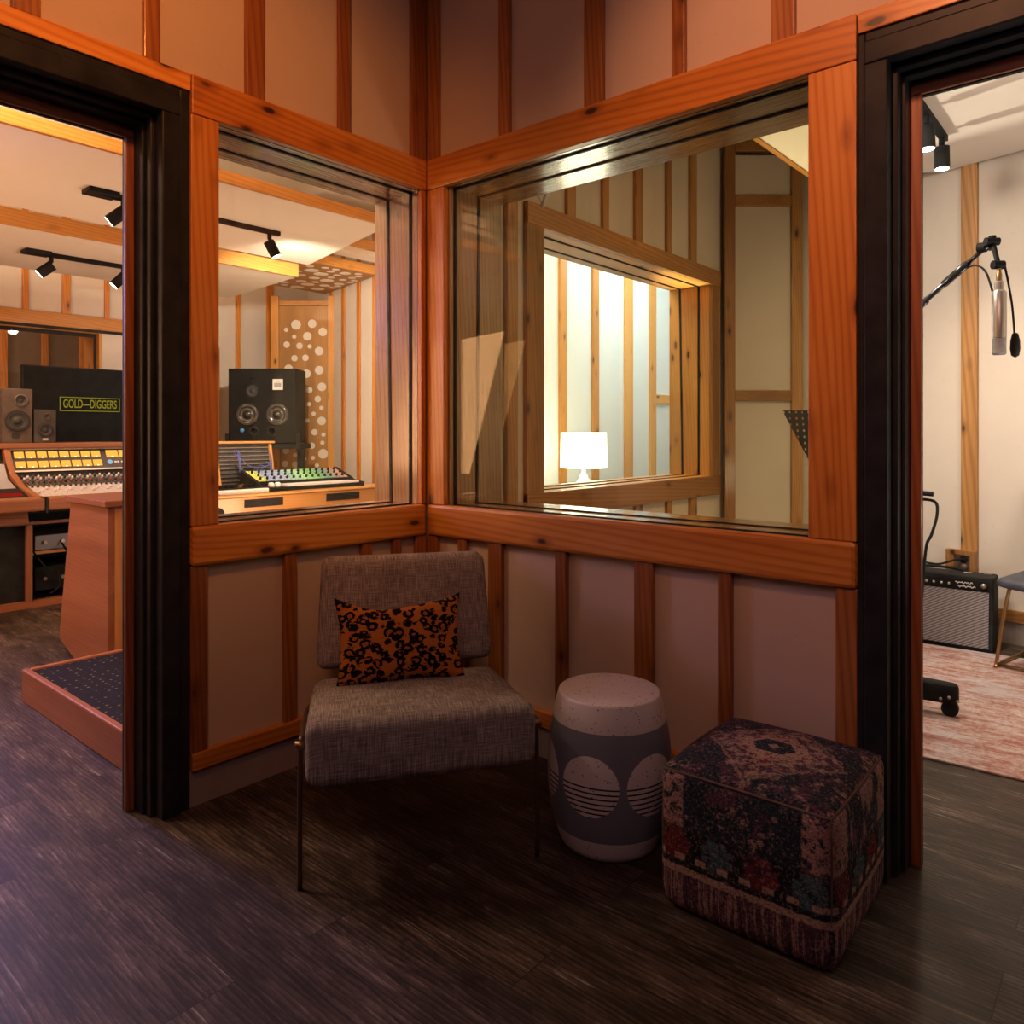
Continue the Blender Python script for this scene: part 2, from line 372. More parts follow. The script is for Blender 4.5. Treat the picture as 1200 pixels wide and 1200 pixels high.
def leopard():
    g = G('leopard_print_velvet'); v = g.coord(); x, y, z = g.xyz(v)
    u = g.comb(x, g.math('MULTIPLY', y, 1.25), 0.)
    wob = g.n('TexNoise', {'Vector': u, 'Scale': 21., 'Detail': 2.}).outputs[1]
    u2 = g.n('VectorMath', {0: u, 1: g.n('VectorMath', {0: wob, 3: .034}, operation='SCALE').outputs[0]}, operation='ADD').outputs[0]
    d = g.vor(u2, 29., 0, .7); e = g.vor(u2, 29., 0, .7, feature='DISTANCE_TO_EDGE')
    brk = g.noise(u, 62., 1.); blob = g.noise(u2, 40., 2.)
    ring = g.math('MULTIPLY', g.step(d, .19, .24), g.math('SUBTRACT', 1., g.step(d, .46, .52))); ring = g.math('MULTIPLY', ring, g.step(brk, .33, .39))
    spot = g.math('MULTIPLY', g.step(blob, .57, .61), g.step(d, .40, .5))
    edge = g.math('MAXIMUM', g.step(g.math('ABSOLUTE', x), .181, .186), g.step(g.math('ABSOLUTE', y), .1175, .121))
    k = g.math('MAXIMUM', g.math('MAXIMUM', ring, spot), edge)
    base = g.mix(g.noise(g.map(u, (20., 140., 1.)), 1., 2.), '#a85a22', '#d08038')
    core = g.math('MULTIPLY', g.math('SUBTRACT', 1., g.step(d, .14, .18)), .45); base = g.mix(core, base, '#8a4214')
    g.bump(g.math('ADD', g.noise(u, 300., 2.), g.math('MULTIPLY', k, .4)), .2, .003); return g.out(g.mix(k, base, '#0f0b0b'), .85, spec=.15)
bm = B(); NX, NY = 36, 26; hw, hh = .192, .125; gr = {}
for sd in (1, -1):
    for i in range(NX+1):
        for j in range(NY+1):
            u, w = 2*i/NX-1, 2*j/NY-1; rim = i in (0, NX) or j in (0, NY)
            if sd == -1 and rim: gr[sd, i, j] = gr[1, i, j]; continue
            px = u*hw*(1-.09*(1-w*w)*abs(u)**2); py = w*hh*(1-(.24 if w > 0 else .10)*(1-u*u)*abs(w)**2)+(.010 if w > 0 else 0)*abs(w*u)**3
            th = .052*((1-abs(u)**2.6)*(1-abs(w)**2.6))**.55
            gr[sd, i, j] = bm.verts.new((px, py+.004*math.sin(5*u), 0 if rim else sd*th+.002*math.sin(9*u+4*w)))
    for i in range(NX):
        for j in range(NY):
            f = [gr[sd, i, j], gr[sd, i+1, j], gr[sd, i+1, j+1], gr[sd, i, j+1]]
            bm.faces.new(f if sd == 1 else f[::-1])
pil = obj('lumbar_pillow', bm, leopard(), None, True)
tag(pil, 'leopard print lumbar pillow in orange and black propped on the grey chair', 'pillow')
W = Vector((.578, .816, 0)); BK = Vector((-.816, .578, 0))
zax = (-BK*.955+Vector((0, 0, .30))).normalized(); xax = (W+Vector((0, 0, .02))).normalized(); yax = zax.cross(xax).normalized()
pc = Vector((.599, -.993, 0))+W*.284+BK*.318+Vector((0, 0, .523))
pil.matrix_world = Matrix.Translation(pc) @ Matrix((xax, yax, zax)).transposed().to_4x4()

def stool_mat():
    g = G('speckled_glazed_ceramic'); v = g.coord(); x, y, z = g.xyz(v)
    th = g.math('ARCTAN2', y, x)
    sp = math.radians(60); t = g.math('SUBTRACT', th, math.radians(-74.8))
    k = g.math('ROUND', g.math('DIVIDE', t, sp)); du = g.math('MULTIPLY', g.math('SUBTRACT', t, g.math('MULTIPLY', k, sp)), .172)
    dz = g.math('SUBTRACT', z, .214)
    rr = g.math('SQRT', g.math('ADD', g.math('MULTIPLY', du, du), g.math('MULTIPLY', dz, dz)))
    disc = g.math('SUBTRACT', 1., g.step(rr, .0795, .081))
    spk = g.vor(v, 115., 0); rs = g.noise(v, 55., 2.)
    dots = g.math('MULTIPLY', g.math('SUBTRACT', 1., g.step(spk, .2, .3)), g.step(rs, .5, .56))
    white = g.mix(g.math('MULTIPLY', dots, .85), g.mix(g.noise(v, 8., 2.), '#d5cac5', '#e6dcd6'), '#54403c')
    ln = g.math('FRACT', g.math('DIVIDE', g.math('SUBTRACT', .2165, z), .0135))
    bar = g.math('MULTIPLY', g.math('SUBTRACT', 1., g.step(ln, .30, .36)), g.math('MULTIPLY', disc, g.math('SUBTRACT', 1., g.step(z, .2155, .217))))
    grey = g.mix(g.noise(v, 5., 3.), '#6f727d', '#7f818b')
    cap = g.math('MAXIMUM', g.math('MAXIMUM', g.step(z, .350, .352), g.math('SUBTRACT', 1., g.step(z, .062, .064))), disc)
    c = g.mix(bar, g.mix(cap, grey, white), '#141214')
    g.bump(g.math('MULTIPLY', cap, 1.), .35, .003); return g.out(c, .34)
bm = B(); lathe(bm, [(.0, .0), (.124, .0), (.136, .006), (.144, .022), (.153, .05), (.158, .064), (.168, .11), (.1745, .17), (.1755, .21), (.173, .26), (.167, .31), (.161, .345), (.159, .351), (.1585, .358), (.152, .39), (.1445, .416), (.1425, .4208), (.1405, .4222), (.137, .4228), (.06, .4235), (0, .4235)], 96)
st = obj('garden_stool', bm, stool_mat(), None, 'auto', loc=(1.056, -.278, 0))
tag(st, 'grey and speckled white ceramic drum stool with striped discs beside the carpet cube', 'stool')

def kilim():
    g = G('faded_kilim_pile'); v = g.coord(); x, y, z = g.xyz(v)
    nx = g.math('ABSOLUTE', g.xyz(g.n('NewGeometry').outputs['True Normal'])[0])
    u = g.math('ADD', g.math('MULTIPLY', x, g.math('SUBTRACT', 1., g.step(nx, .5, .6))), g.math('MULTIPLY', y, g.step(nx, .5, .6)))
    uv = g.comb(u, z, nx)
    wob = g.math('MULTIPLY', g.math('SUBTRACT', g.noise(v, 60., 3.), .5), .010)
    zz = g.math('ADD', z, wob); uu = g.math('ADD', u, wob)
    pile = g.noise(v, 210., 3., .7); med = g.noise(v, 38., 6., .72); lg = g.noise(v, 7., 3., .6)
    navy = g.mix(pile, '#1a1e27', '#3a424c'); rose = g.mix(pile, '#74504f', '#c79d92'); plum = g.mix(pile, '#38222f', '#6e4c5c')
    teal = g.mix(pile, '#32444c', '#64808a'); red = g.mix(pile, '#5a1e28', '#8f3f48'); tan = g.mix(pile, '#86665a', '#c6a593')
    # --- side pattern
    s = g.mix(g.step(g.math('ADD', med, g.math('MULTIPLY', lg, .5)), .84, .90), navy, rose)
    s = g.mix(g.math('MULTIPLY', g.step(g.noise(v, 13., 3.), .58, .64), g.step(zz, .19, .23)), s, plum)
    s = g.mix(g.math('MULTIPLY', g.step(g.vor(uv, 38.), .0, .5), 0.), s, rose)
    s = g.mix(g.math('MULTIPLY', g.math('MULTIPLY', g.step(nx, .5, .6), g.step(g.noise(g.map(v, (1., 1.6, .7)), 11., 4., .65), .47, .54)), .8), s, rose)
    fl = g.math('SUBTRACT', 1., g.step(g.vor(uv, 19.), .10, .19)); s = g.mix(g.math('MULTIPLY', fl, .7), s, rose)
    endp = g.math('MULTIPLY', g.step(g.math('ABSOLUTE', uu), .135, .142), g.step(zz, .17, .175)); s = g.mix(g.math('MULTIPLY', endp, g.step(med, .44, .5)), s, rose)
    cell = g.math('DIVIDE', g.math('ADD', uu, .21), .105); cf = g.math('FRACT', cell); ci = g.math('FLOOR', cell)
    par = g.math('MODULO', g.math('ADD', ci, 8.), 2.)
    blk = g.math('MULTIPLY', g.band(cf, .14, .86, .02), g.band(zz, .155, .192, .003)); blk2 = g.math('MULTIPLY', g.band(cf, .28, .72, .02), g.band(zz, .135, .21, .003))
    blkc = g.mix(par, red, teal)
    band = g.band(zz, .118, .215, .003); s = g.mix(g.math('MULTIPLY', band, .8), s, g.mix(pile, '#12131a', '#2c2a33'))
    s = g.mix(g.math('MULTIPLY', g.math('MULTIPLY', g.math('MAXIMUM', blk, blk2), g.step(med, .36, .5)), .8), s, blkc)
    s = g.mix(g.math('MULTIPLY', g.band(zz, .138, .152, .002), g.step(g.math('SINE', g.math('MULTIPLY', u, 118.)), -.1, .1)), s, tan)
    st_ = g.noise(g.comb(g.math('MULTIPLY', u, 95.), g.math('MULTIPLY', z, 5.), nx), 1., 3., .7)
    fringe = g.mix(g.step(st_, .48, .62), plum, rose); fringe = g.mix(g.step(st_, .36, .42), navy, fringe)
    s = g.mix(g.step(zz, .106, .110), fringe, s); s = g.mix(g.band(zz, .106, .122, .002), s, tan)
    # --- top pattern: hexagon medallion
    ax_, ay_ = g.math('ABSOLUTE', g.math('ADD', x, g.math('MULTIPLY', wob, .5))), g.math('ABSOLUTE', y)
    hx = g.math('MAXIMUM', g.math('MULTIPLY', ay_, 1.25), g.math('ADD', g.math('MULTIPLY', ax_, .87), g.math('MULTIPLY', ay_, .55)))
    dm = g.math('ADD', g.math('ADD', ax_, g.math('MULTIPLY', ay_, .9)), g.math('MULTIPLY', g.math('SUBTRACT', g.noise(v, 30., 4., .7), .5), .05))
    t = g.mix(g.step(g.noise(v, 24., 4., .7), .5, .58), navy, plum)
    flt = g.vor(g.comb(g.math('ADD', x, wob), g.math('SUBTRACT', y, wob), 0.), 24.); t = g.mix(g.math('MULTIPLY', g.math('MULTIPLY', g.band(flt, .14, .34, .06), g.step(med, .46, .56)), .8), t, tan)
    t = g.mix(g.math('MULTIPLY', g.math('SUBTRACT', 1., g.step(dm, .15, .165)), .8), t, g.mix(g.step(med, .46, .54), plum, tan))
    t = g.mix(g.math('SUBTRACT', 1., g.step(dm, .098, .104)), t, g.mix(g.step(med, .5, .58), tan, red))
    t = g.mix(g.math('SUBTRACT', 1., g.step(hx, .056, .060)), t, tan); t = g.mix(g.math('SUBTRACT', 1., g.step(hx, .045, .048)), t, navy)
    t = g.mix(g.math('MULTIPLY', g.band(dm, .162, .172, .004), .6), t, tan); t = g.mix(g.math('SUBTRACT', 1., g.step(g.math('ADD', ax_, ay_), .012, .018)), t, rose)
    c = g.mix(g.step(g.xyz(g.n('NewGeometry').outputs['Normal'])[2], .55, .65), s, t)
    sp1 = g.noise(v, 150., 3., .7)
    c = g.mix(g.math('MULTIPLY', g.step(sp1, .50, .62), .60), c, '#0b0a0d'); c = g.mix(g.math('MULTIPLY', g.math('SUBTRACT', 1., g.step(sp1, .36, .44)), .35), c, '#c0998a')
    g.bump(g.math('ADD', pile, med), .6, .006); return g.out(c, .95, spec=.1)
KIL = kilim(); SEAM = plain('seam_cord', '#5d4236', .95, var=.08, spec=.05)
ott = thing('cube_ottoman', 'dark patterned carpet cube ottoman with rounded edges by the right door', 'ottoman', (1.519, -.248, 0), .016)
bm = B(); cushion(bm, .206, .211, .172, .032, (.006, .006, .028), 22)
for v in bm.verts: v.co.z += .176; v.co.x *= 1-.03*max(0, .06-v.co.z)/.06; v.co.y *= 1-.03*max(0, .06-v.co.z)/.06
obj('body', bm, KIL, ott, True)
bm = B(); cs = [(-.1945, -.1995), (.1945, -.1995), (.1945, .1995), (-.1945, .1995)]
for i in range(4):
    a, b = Vector((*cs[i], .336)), Vector((*cs[(i+1) % 4], .336)); m = (a+b)/2; out = Vector((m.x, m.y, 0)).normalized()*.006
    tube(bm, [a, a.lerp(b, .25)+out*.75+Vector((0, 0, .003)), m+out+Vector((0, 0, .004)), a.lerp(b, .75)+out*.75+Vector((0, 0, .003)), b], .0034, 6)
    tube(bm, [a, Vector((a.x*1.012, a.y*1.012, .2)), Vector((a.x*.985, a.y*.985, .02))], .0026, 6)
obj('piping', bm, SEAM, ott, True)

# ------------------------------------------------------------------ control room
def quadwall(name, pts, z0, z1, m=FAB, th=.06):
    """wall along a plan polyline, thickness to the right-hand side of travel"""
    bm = B()
    for p, q in zip(pts, pts[1:]):
        d = (Vector((*q, 0))-Vector((*p, 0))); n = Vector((d.y, -d.x, 0)).normalized()*th
        obox(bm, (*p, z0), d, n, (0, 0, z1-z0))
    return struct(name, bm, m)
# splayed side wall, with the cut corner towards the isolation booth (travelling so that thickness lies outside)
quadwall('wall_control_side', [(-4.9, 2.76), (-1.9, 2.07), (-.30, .30)][::-1], 0, 3.2)
bm = B()                                                   # far wall with the third window
for a in ((-3.4, .627, 2.055, 3.2), (-3.4, .627, 0, .95), (.627, 3.0, 0, 3.2)): box(bm, -5.0, -4.9, *a[:2], *a[2:])
struct('wall_far', bm, FAB)
bm = B(); box(bm, -5.0, -.29, -3.46, -3.4, 0, 3.2); struct('wall_control_left', bm, FAB)
trim(-4.9, -4.87, -3.3, 1.2, 2.058, 2.172, 1, PALE)
bm = B(); box(bm, -4.9, -4.872, -3.3, .80, 2.035, 2.058); struct('trim_91', bm, GASK)
for y0, y1 in ((-.4, -.35), (0., .045), (.30, .362), (.64, .68), (1.0, 1.06), (1.35, 1.4), (1.9, 1.95), (2.25, 2.33)): trim(-4.9, -4.878, y0, y1, 2.172 if y0 < .9 else .0, 3.2 if y0 < .9 or y0 > 1.2 else 2.057, 2)
for y0, y1 in ((1.0, 1.06), ): trim(-4.9, -4.878, y0, y1, 2.172, 3.2, 2)
trim(-4.9, -4.86, 1.66, 1.715, .8, 2.0, 2, PALE)
# far window: lining, gasket line and pane, dim timber room behind it
r = sroot('window_4')
bm = B(); box(bm, -5.25, -4.9, -3.3, .627, 2.03, 2.055); struct('head_lining', bm, PALE[1], r)
bm = B(); box(bm, -5.25, -4.9, .60, .627, .95, 2.03); struct('jamb_lining', bm, PALE[2], r)
bm = B(); box(bm, -4.98, -4.964, -3.3, .60, 2.0, 2.03); box(bm, -4.98, -4.964, .583, .60, .95, 2.0); struct('gasket', bm, GASK, r)
bm = B(); box(bm, -4.976, -4.97, -3.3, .583, .95, 2.0); struct('glass_pane', bm, GLASS, r)
bm = B(); box(bm, -6.5, -6.44, -3.4, 1.5, 0, 3.2); box(bm, -6.44, -5.0, 1.44, 1.5, 0, 3.2); box(bm, -6.44, -5.0, -3.46, -3.4, 0, 3.2); struct('wall_behind_window', bm, DARK)
for i in range(9): trim(-6.44, -6.41, -1.9+i*.36, -1.84+i*.36, 0, 3.2, 2)
# battens of the splayed wall
dW = Vector((-3.0, .69, 0)).normalized(); nW = Vector((-dW.y, dW.x, 0))
if nW.y > 0: nW = -nW
for t in (.25, .62, 1.0, 1.36, 1.70, 2.06, 2.36):
    p = Vector((-1.9, 2.07, 0))+dW*t; otrim(p, dW*(.05 if int(t*100) % 2 else .062), nW*.02, (0, 0, 3.2), 2)

# perforated corner panel and soffit
def dots(bm, o, u, v, n, spots):
    o, u, v, n = map(Vector, (o, u, v, n))
    for a, b, r in spots:
        c = o+u*a+v*b; ring = [bm.verts.new(c+n*.003+(u*math.cos(k*PI/10)+v*math.sin(k*PI/10))*r) for k in range(20)]
        f = bm.faces.new(ring)
        if f.normal.dot(n) < 0: f.normal_update()
        f.material_index = 1
        low = [bm.verts.new(w.co-n*.0025) for w in ring]
        for k in range(20): bm.faces.new((ring[k], low[k], low[(k+1) % 20], ring[(k+1) % 20])).material_index = 1
PD = 7.75; p0 = Vector((2.2314, -2.0752, 0))+FW*PD
pL, pR = p0+RT*((318-600)/878*PD), p0+RT*((394-600)/878*PD); pw = (pR-pL).length
pn = thing('acoustic_diffuser', 'tall plywood panel of white discs set across the control room corner', 'acoustic panel', (pL.x, pL.y, 0))
U = RT; N = -FW
bm = B(); obox(bm, U*.085, U*(pw-.165), -N*.02, (0, 0, 2.46))
spots = []; tries = 0
while len(spots) < 64 and tries < 9000:
    tries += 1; r_ = random.choice((.022, .033, .044, .050)); a, b = random.uniform(.14, pw-.13), random.uniform(.6, 2.30)
    if all(math.hypot(a-c, b-d) > r_+q+.040 for c, d, q in spots): spots.append((a, b, r_))
dots(bm, (0, 0, 0), U, Vector((0, 0, 1)), N, spots); bmesh.ops.recalc_face_normals(bm, faces=bm.faces)
PLY = wood('plywood_face', 2, '#c4914e', '#a97637', '#805221', knots=False, coat=.05, rough=.5)
obj('board', bm, [PLY, CREAM], pn)
for a in (.0, pw-.08):
    bm = B(); obox(bm, U*a, U*.083, N*.03, (0, 0, 2.56)); obj('stile', bm, PALE[2], pn, bevel=.003)
bm = B(); obox(bm, U*.085-N*.02, U*(pw-.167), N*.04, (0, 0, .05)); o = obj('rail', bm, PALE[0], pn, loc=(0, 0, 2.462))
sf = thing('acoustic_soffit', 'low plywood soffit with white discs overhead in the control room corner', 'acoustic panel', (-3.2, 1.6, 2.6))
bm = B(); W0 = [(-.0, 0.03, 0), (.0, .755, 0), (-1.15, 1.0, 0), (-1.15, .3, 0)]
prism(bm, W0, (0, 0, .03)); sp2 = []; tries = 0
while len(sp2) < 34 and tries < 5000:
    tries += 1; r_ = random.choice((.035, .05, .065)); a, b = random.uniform(-1.05, -.08), random.uniform(.1, .9)
    if b+r_ < .74-.21*a and b-r_ > .05-.2*a and all(math.hypot(a-c, b-d) > r_+q+.03 for c, d, q in sp2): sp2.append((a, b, r_))
dots(bm, (0, 0, 0), (1, 0, 0), (0, 1, 0), (0, 0, -1), sp2); bmesh.ops.recalc_face_normals(bm, faces=bm.faces)
obj('board', bm, [PLY, CREAM], sf)
bm = B(); box(bm, .0, .03, .0, .75, -.005, .075); obj('front_lip', bm, PALE[1], sf, bevel=.003)
bm = B(); box(bm, .03, .2, .0, .70, .10, .17); obj('white_band', bm, CREAM, sf)
bm = B(); box(bm, .2, .24, .0, .70, .15, .23); obj('upper_lip', bm, PALE[1], sf)

# ceiling clouds
def cloud(name, label, poly, z, h, lip, loc=(0, 0, 0)):
    t = thing(name, label, 'ceiling panel', (poly[0][0], poly[0][1], z)); o = Vector((poly[0][0], poly[0][1], z))
    bm = B(); prism(bm, [Vector((*p, z))-o for p in poly], (0, 0, h)); obj('fabric_panel', bm, CREAM, t)
    for i in lip:
        a, b = Vector((*poly[i], z)), Vector((*poly[(i+1) % len(poly)], z)); d = b-a; n = Vector((d.y, -d.x, 0)).normalized()
        c = sum((Vector((*p, z)) for p in poly), Vector())/len(poly)
        if n.dot(a-c) < 0: n = -n
        bm = B(); obox(bm, a-o-Vector((0, 0, .004)), d, n*.03, (0, 0, h+.004)); obj('wood_edge', bm, PALE[1 if abs(d.y) > abs(d.x) else 0], t, bevel=.003)
    return t
cloud('ceiling_cloud', 'suspended cream ceiling panel nearest the lounge, edged in pale fir', [(-1.585, 1.12), (-2.94, 1.44), (-2.94, -2.6), (-1.585, -2.6)], 2.5, .06, (3, ))
cloud('ceiling_cloud', 'lower suspended cream ceiling panel over the mixing console', [(-3.0, 1.37), (-4.3, 1.50), (-4.3, -2.6), (-3.0, -2.6)], 2.4, .10, (3, ))

# track lights
LENS = glow('lit_lens', '#fff0d8', 14.)
def head(t, p, tilt, aim, r=.036, h=.095, lit=True):
    """cylinder spot hanging below p (local), axis direction aim"""
    aim = Vector(aim).normalized(); p = Vector(p)
    bm = B(); cyl(bm, p, p-Vector((0, 0, .035)), .014); cyl(bm, p-Vector((0, 0, .03)), p-Vector((0, 0, .06)), .008); nk = None
    c = p-Vector((0, 0, .06)); M = Matrix.Translation(c) @ (-aim).to_track_quat('Z', 'Y').to_matrix().to_4x4()
    cyl(bm, c-aim*.012, c+aim*h, r); bmesh.ops.recalc_face_normals(bm, faces=bm.faces)
    hd = obj('spot_head', bm, JET, t, 'auto')
    bm = B(); cyl(bm, c+aim*(h+.0005), c+aim*(h+.003), r*.86); obj('lens', bm, LENS, hd)
def track(label, loc, y0, y1, heads, plate=None):
    t = thing('track_light', label, 'track light', loc)
    bm = B(); box(bm, -.017, .017, y0, y1, -.03, 0); obj('track', bm, JET, t, bevel=.003)
    if plate is not None:
        bm = B(); box(bm, -.06, .06, plate, plate+.16, -.026, 0); obj('canopy', bm, JET, t, bevel=.004)
    for y, aim in heads: head(t, (0, y, -.03), 0, aim)
track('black ceiling track light on the nearer cream panel of the control room', (-2.235, 0, 2.5), -.40, .735, ((-.27, (-.55, -.75, -.75)), (.66, (.25, .45, -1))), -.47)
track('black ceiling track light over the console on the lower cream panel', (-3.6, 0, 2.4), -.30, .45, ((-.2, (-.3, -.75, -.7)), (.28, (-.3, -.75, -.9))), -.37)

# mixing console -------------------------------------------------------
con = thing('mixing_console', 'long wooden mixing console with amber lit meters in the control room', 'mixing console', (-3.7, -.5, 0))
def cx(x): return x+3.7
def cy(y): return y+.5
def cbox(bm, x0, x1, y0, y1, z0, z1): box(bm, cx(x0), cx(x1), cy(y0), cy(y1), z0, z1)
def cslab(bm, poly, y0, y1): prism(bm, [(cx(x), cy(y0), z) for x, z in poly], (0, y1-y0, 0))
bm = B(); cslab(bm, [(-3.36, .62), (-3.36, .715), (-3.86, .835), (-3.90, .862), (-4.0, 1.03), (-4.4, 1.03), (-4.4, .62)], -1.7, .48); obj('body', bm, JET, con)
bm = B(); cbox(bm, -3.93, -4.42, -1.7, .5, 1.035, 1.075); obj('meter_bridge_top', bm, CHERRY[1], con, bevel=.008)
bm = B(); cslab(bm, [(-3.3, .64), (-3.3, .735), (-3.6, .785), (-3.82, .87), (-3.89, .95), (-3.94, 1.035), (-4.0, 1.035), (-3.97, .93), (-3.9, .85), (-3.5, .72), (-3.4, .62)], -.392, -.352); obj('side_panel', bm, CHERRY[2], con, bevel=.004)
bm = B(); cbox(bm, -3.2, -3.37, -1.7, -.362, .645, .728); obj('armrest', bm, CHERRY[1], con, bevel=.012)
bm = B(); cbox(bm, -3.2, -3.37, -.338, .48, .645, .728); obj('armrest', bm, CHERRY[1], con, bevel=.012)
bm = B(); cbox(bm, -3.215, -3.37, -.360, -.352, .64, .73); cbox(bm, -3.208, -3.37, -.352, -.343, .63, .732); obj('armrest_joint', bm, [GASK], con)
bm = B(); cslab(bm, [(-3.34, .64), (-3.5, .57), (-3.5, .54), (-3.32, .56)], -1.7, -.42); obj('apron', bm, STAIN[1], con)
for y0, y1 in ((-1.3, -1.25), (-.42, -.385)):
    bm = B(); cbox(bm, -3.36, -3.40, y0, y1, .04, .545); obj('post', bm, CHERRY[2], con, bevel=.003)
bm = B(); cbox(bm, -3.36, -3.40, -1.7, .48, .545, .565); obj('cross_rail', bm, CHERRY[1], con)
bm = B(); cbox(bm, -3.36, -3.42, -1.7, .48, 0, .04); obj('plinth', bm, CHERRY[1], con)
bm = B(); cbox(bm, -3.42, -4.3, -1.7, -.40, .04, .62); cbox(bm, -4.2, -4.3, -.40, .48, .04, .62); cbox(bm, -3.42, -4.3, .44, .48, .04, .62); obj('cabinet', bm, JET, con)
# meter panel
ml = (Vector((-4.0, 0, 1.03))-Vector((-3.90, 0, .862))).normalized(); mn = Vector((ml.z, 0, -ml.x)).normalized()
if mn.x < 0: mn = -mn
def mpt(y, t, out=0.): q = Vector((-3.90, 0, .862))+ml*t+mn*out; return Vector((cx(q.x), cy(y), q.z))
bm = B(); obox(bm, mpt(-.335, .005), (0, .80, 0), ml*.185, mn*.004); obj('meter_panel', bm, plain('brown_meter_panel', '#30211c', .5), con)
bm = B()
for a, b, c, d in ((-.345, .47, .186, .194), (-.345, .47, .004, .016), (-.345, -.337, .0, .194)): obox(bm, mpt(a, c, .004), (0, b-a, 0), ml*(d-c), mn*.004)
obj('trim_line', bm, WHITE, con)
AMB = glow('amber_meter_face', '#ffb347', 1.25); AMB2 = glow('amber_meter_arc', '#fff0c0', 1.6)
def meter(y, t, w, h):
    bm = B(); obox(bm, mpt(y, t, .004), (0, w, 0), ml*h, mn*.006); m = obj('meter', bm, AMB, con)
    bm = B(); obox(bm, mpt(y+w*.4, t-.003, .0105), (0, w*.2, 0), ml*.008, mn*.002); obj('meter_lamp', bm, AMB2, m)
for k in range(8):
    y = -.320+k*.0735
    meter(y, .118, .061, .050); meter(y, .040, .061, .050)
meter(.30, .112, .085, .058); meter(.395, .112, .07, .058)
bm = B(); cyl(bm, mpt(.315, .068, .004), mpt(.315, .068, .010), .019); obj('panel_emblem', bm, glow('pale_blue_mark', '#a8d4ea', .8), con, True)
for a, w in ((.35, .014), (.37, .012), (.40, .02)):
    bm = B(); obox(bm, mpt(a, .063, .004), (0, w, 0), ml*.012, mn*.003); obj('panel_mark', bm, WHITE, con)
# channel strips
sl = (Vector((-3.86, 0, .835))-Vector((-3.36, 0, .715))).normalized(); sn = Vector((-sl.z, 0, sl.x))
if sn.z < 0: sn = -sn
def spt(y, t, out=0.): q = Vector((-3.36, 0, .715))+sl*t+sn*out; return Vector((cx(q.x), cy(y), q.z))
def strip_mat():
    g = G('channel_strip_face'); v = g.coord(); x, y, z = g.xyz(v)
    f = g.math('FRACT', g.math('DIVIDE', y, .034)); l = g.math('SUBTRACT', 1., g.step(f, .04, .08))
    c = g.mix(g.step(x, .075, .085), '#1c1c20', '#b9b5bc'); c = g.mix(1., '#000000', c, 'ADD')
    c = g.mix(l, c, '#7a7a86'); sp = g.vor(v, 95., 1); k = g.vor(v, 95., 0)
    c = g.mix(g.math('MULTIPLY', g.math('SUBTRACT', 1., g.step(k, .25, .35)), .35), c, sp); return g.out(c, .5)
bm = B(); obox(bm, spt(-.335, .0), (0, .81, 0), sl*.505, sn*.004); obj('channel_panel', bm, strip_mat(), con)
kmats = [plain('knob_black', '#1a1a1e', .4), plain('knob_red', '#8c2a2a', .4), plain('knob_grey', '#8d8d96', .4), plain('knob_white', '#d4d0d6', .4)]
knob0 = {}
def knob(y, t, r, h, mi):
    if mi not in knob0:
        bm = B(); cyl(bm, (0, 0, 0), sn*h, r, r*.75, 8); o = obj('knob', bm, kmats[mi], con, True); knob0[mi] = o
    else: o = knob0[mi].copy(); C.objects.link(o)
    o.parent = con; o.location = spt(y, t, .004)
for k in range(23):
    y = -.318+k*.034
    knob(y, .46, .009, .02, 3 if k % 2 else 0); knob(y, .41, .009, .02, 2 if k % 3 else 3); knob(y, .34, .008, .018, 1 if k % 2 == 0 else 0); knob(y, .24, .008, .016, 0)
    knob(y, .10+.02*((k*7) % 5), .008, .014, 3)
# left outboard section beside the wood strip
bm = B(); cslab(bm, [(-3.5, .74), (-3.78, .83), (-3.86, .93), (-3.9, .93), (-3.9, .74)], -.9, -.41); obj('outboard_panel', bm, GREY, con)
bm = B(); cslab(bm, [(-3.42, .728), (-3.49, .75), (-3.49, .728)], -.9, -.415); obj('red_button_row', bm, glow('red_lamp', '#c8281e', .5), con)

# gear and cables in the console's open bay
for (y, z, h, lab) in ((-.30, .34, .10, 'upper grey rack unit on the shelf in the open bay under the console'), (-.30, .06, .16, 'lower dark rack unit in the open bay under the console')):
    t = thing('rack_unit', lab, 'audio gear', (-3.8, y, z)); bm = B(); box(bm, -.25, .2, 0, .5, 0, h); obj('case', bm, JET if h > .12 else GREY, t, bevel=.004)
    bm = B()
    for k in range(4): cyl(bm, (.2, .06+k*.11, h*.5), (.215, .06+k*.11, h*.5), .012)
    obj('knob', bm, STEEL, t)
t = thing('bay_shelf', 'thin wooden shelf inside the open bay under the console', 'shelf', (-3.8, -.375, .315)); bm = B(); box(bm, -.38, .22, 0, .8, 0, .02); obj('board', bm, OAKD[1], t)
for i in range(4):
    bm = B(); y = -.33+i*.19
    tube(bm, [(-3.58, y, .36+.02*i), (-3.5, y+.02, .30), (-3.47, y+.07, .22-.03*i), (-3.5, y+.13, .2+.05*(i % 2)), (-3.5, y+.15, .10), (-3.47, y+.08, .055+.01*i)], .006, 6)
    tag(obj('patch_cable', bm, JET, None, True), 'black cable looping down through the open bay under the console', 'cable', 'cables under the console')

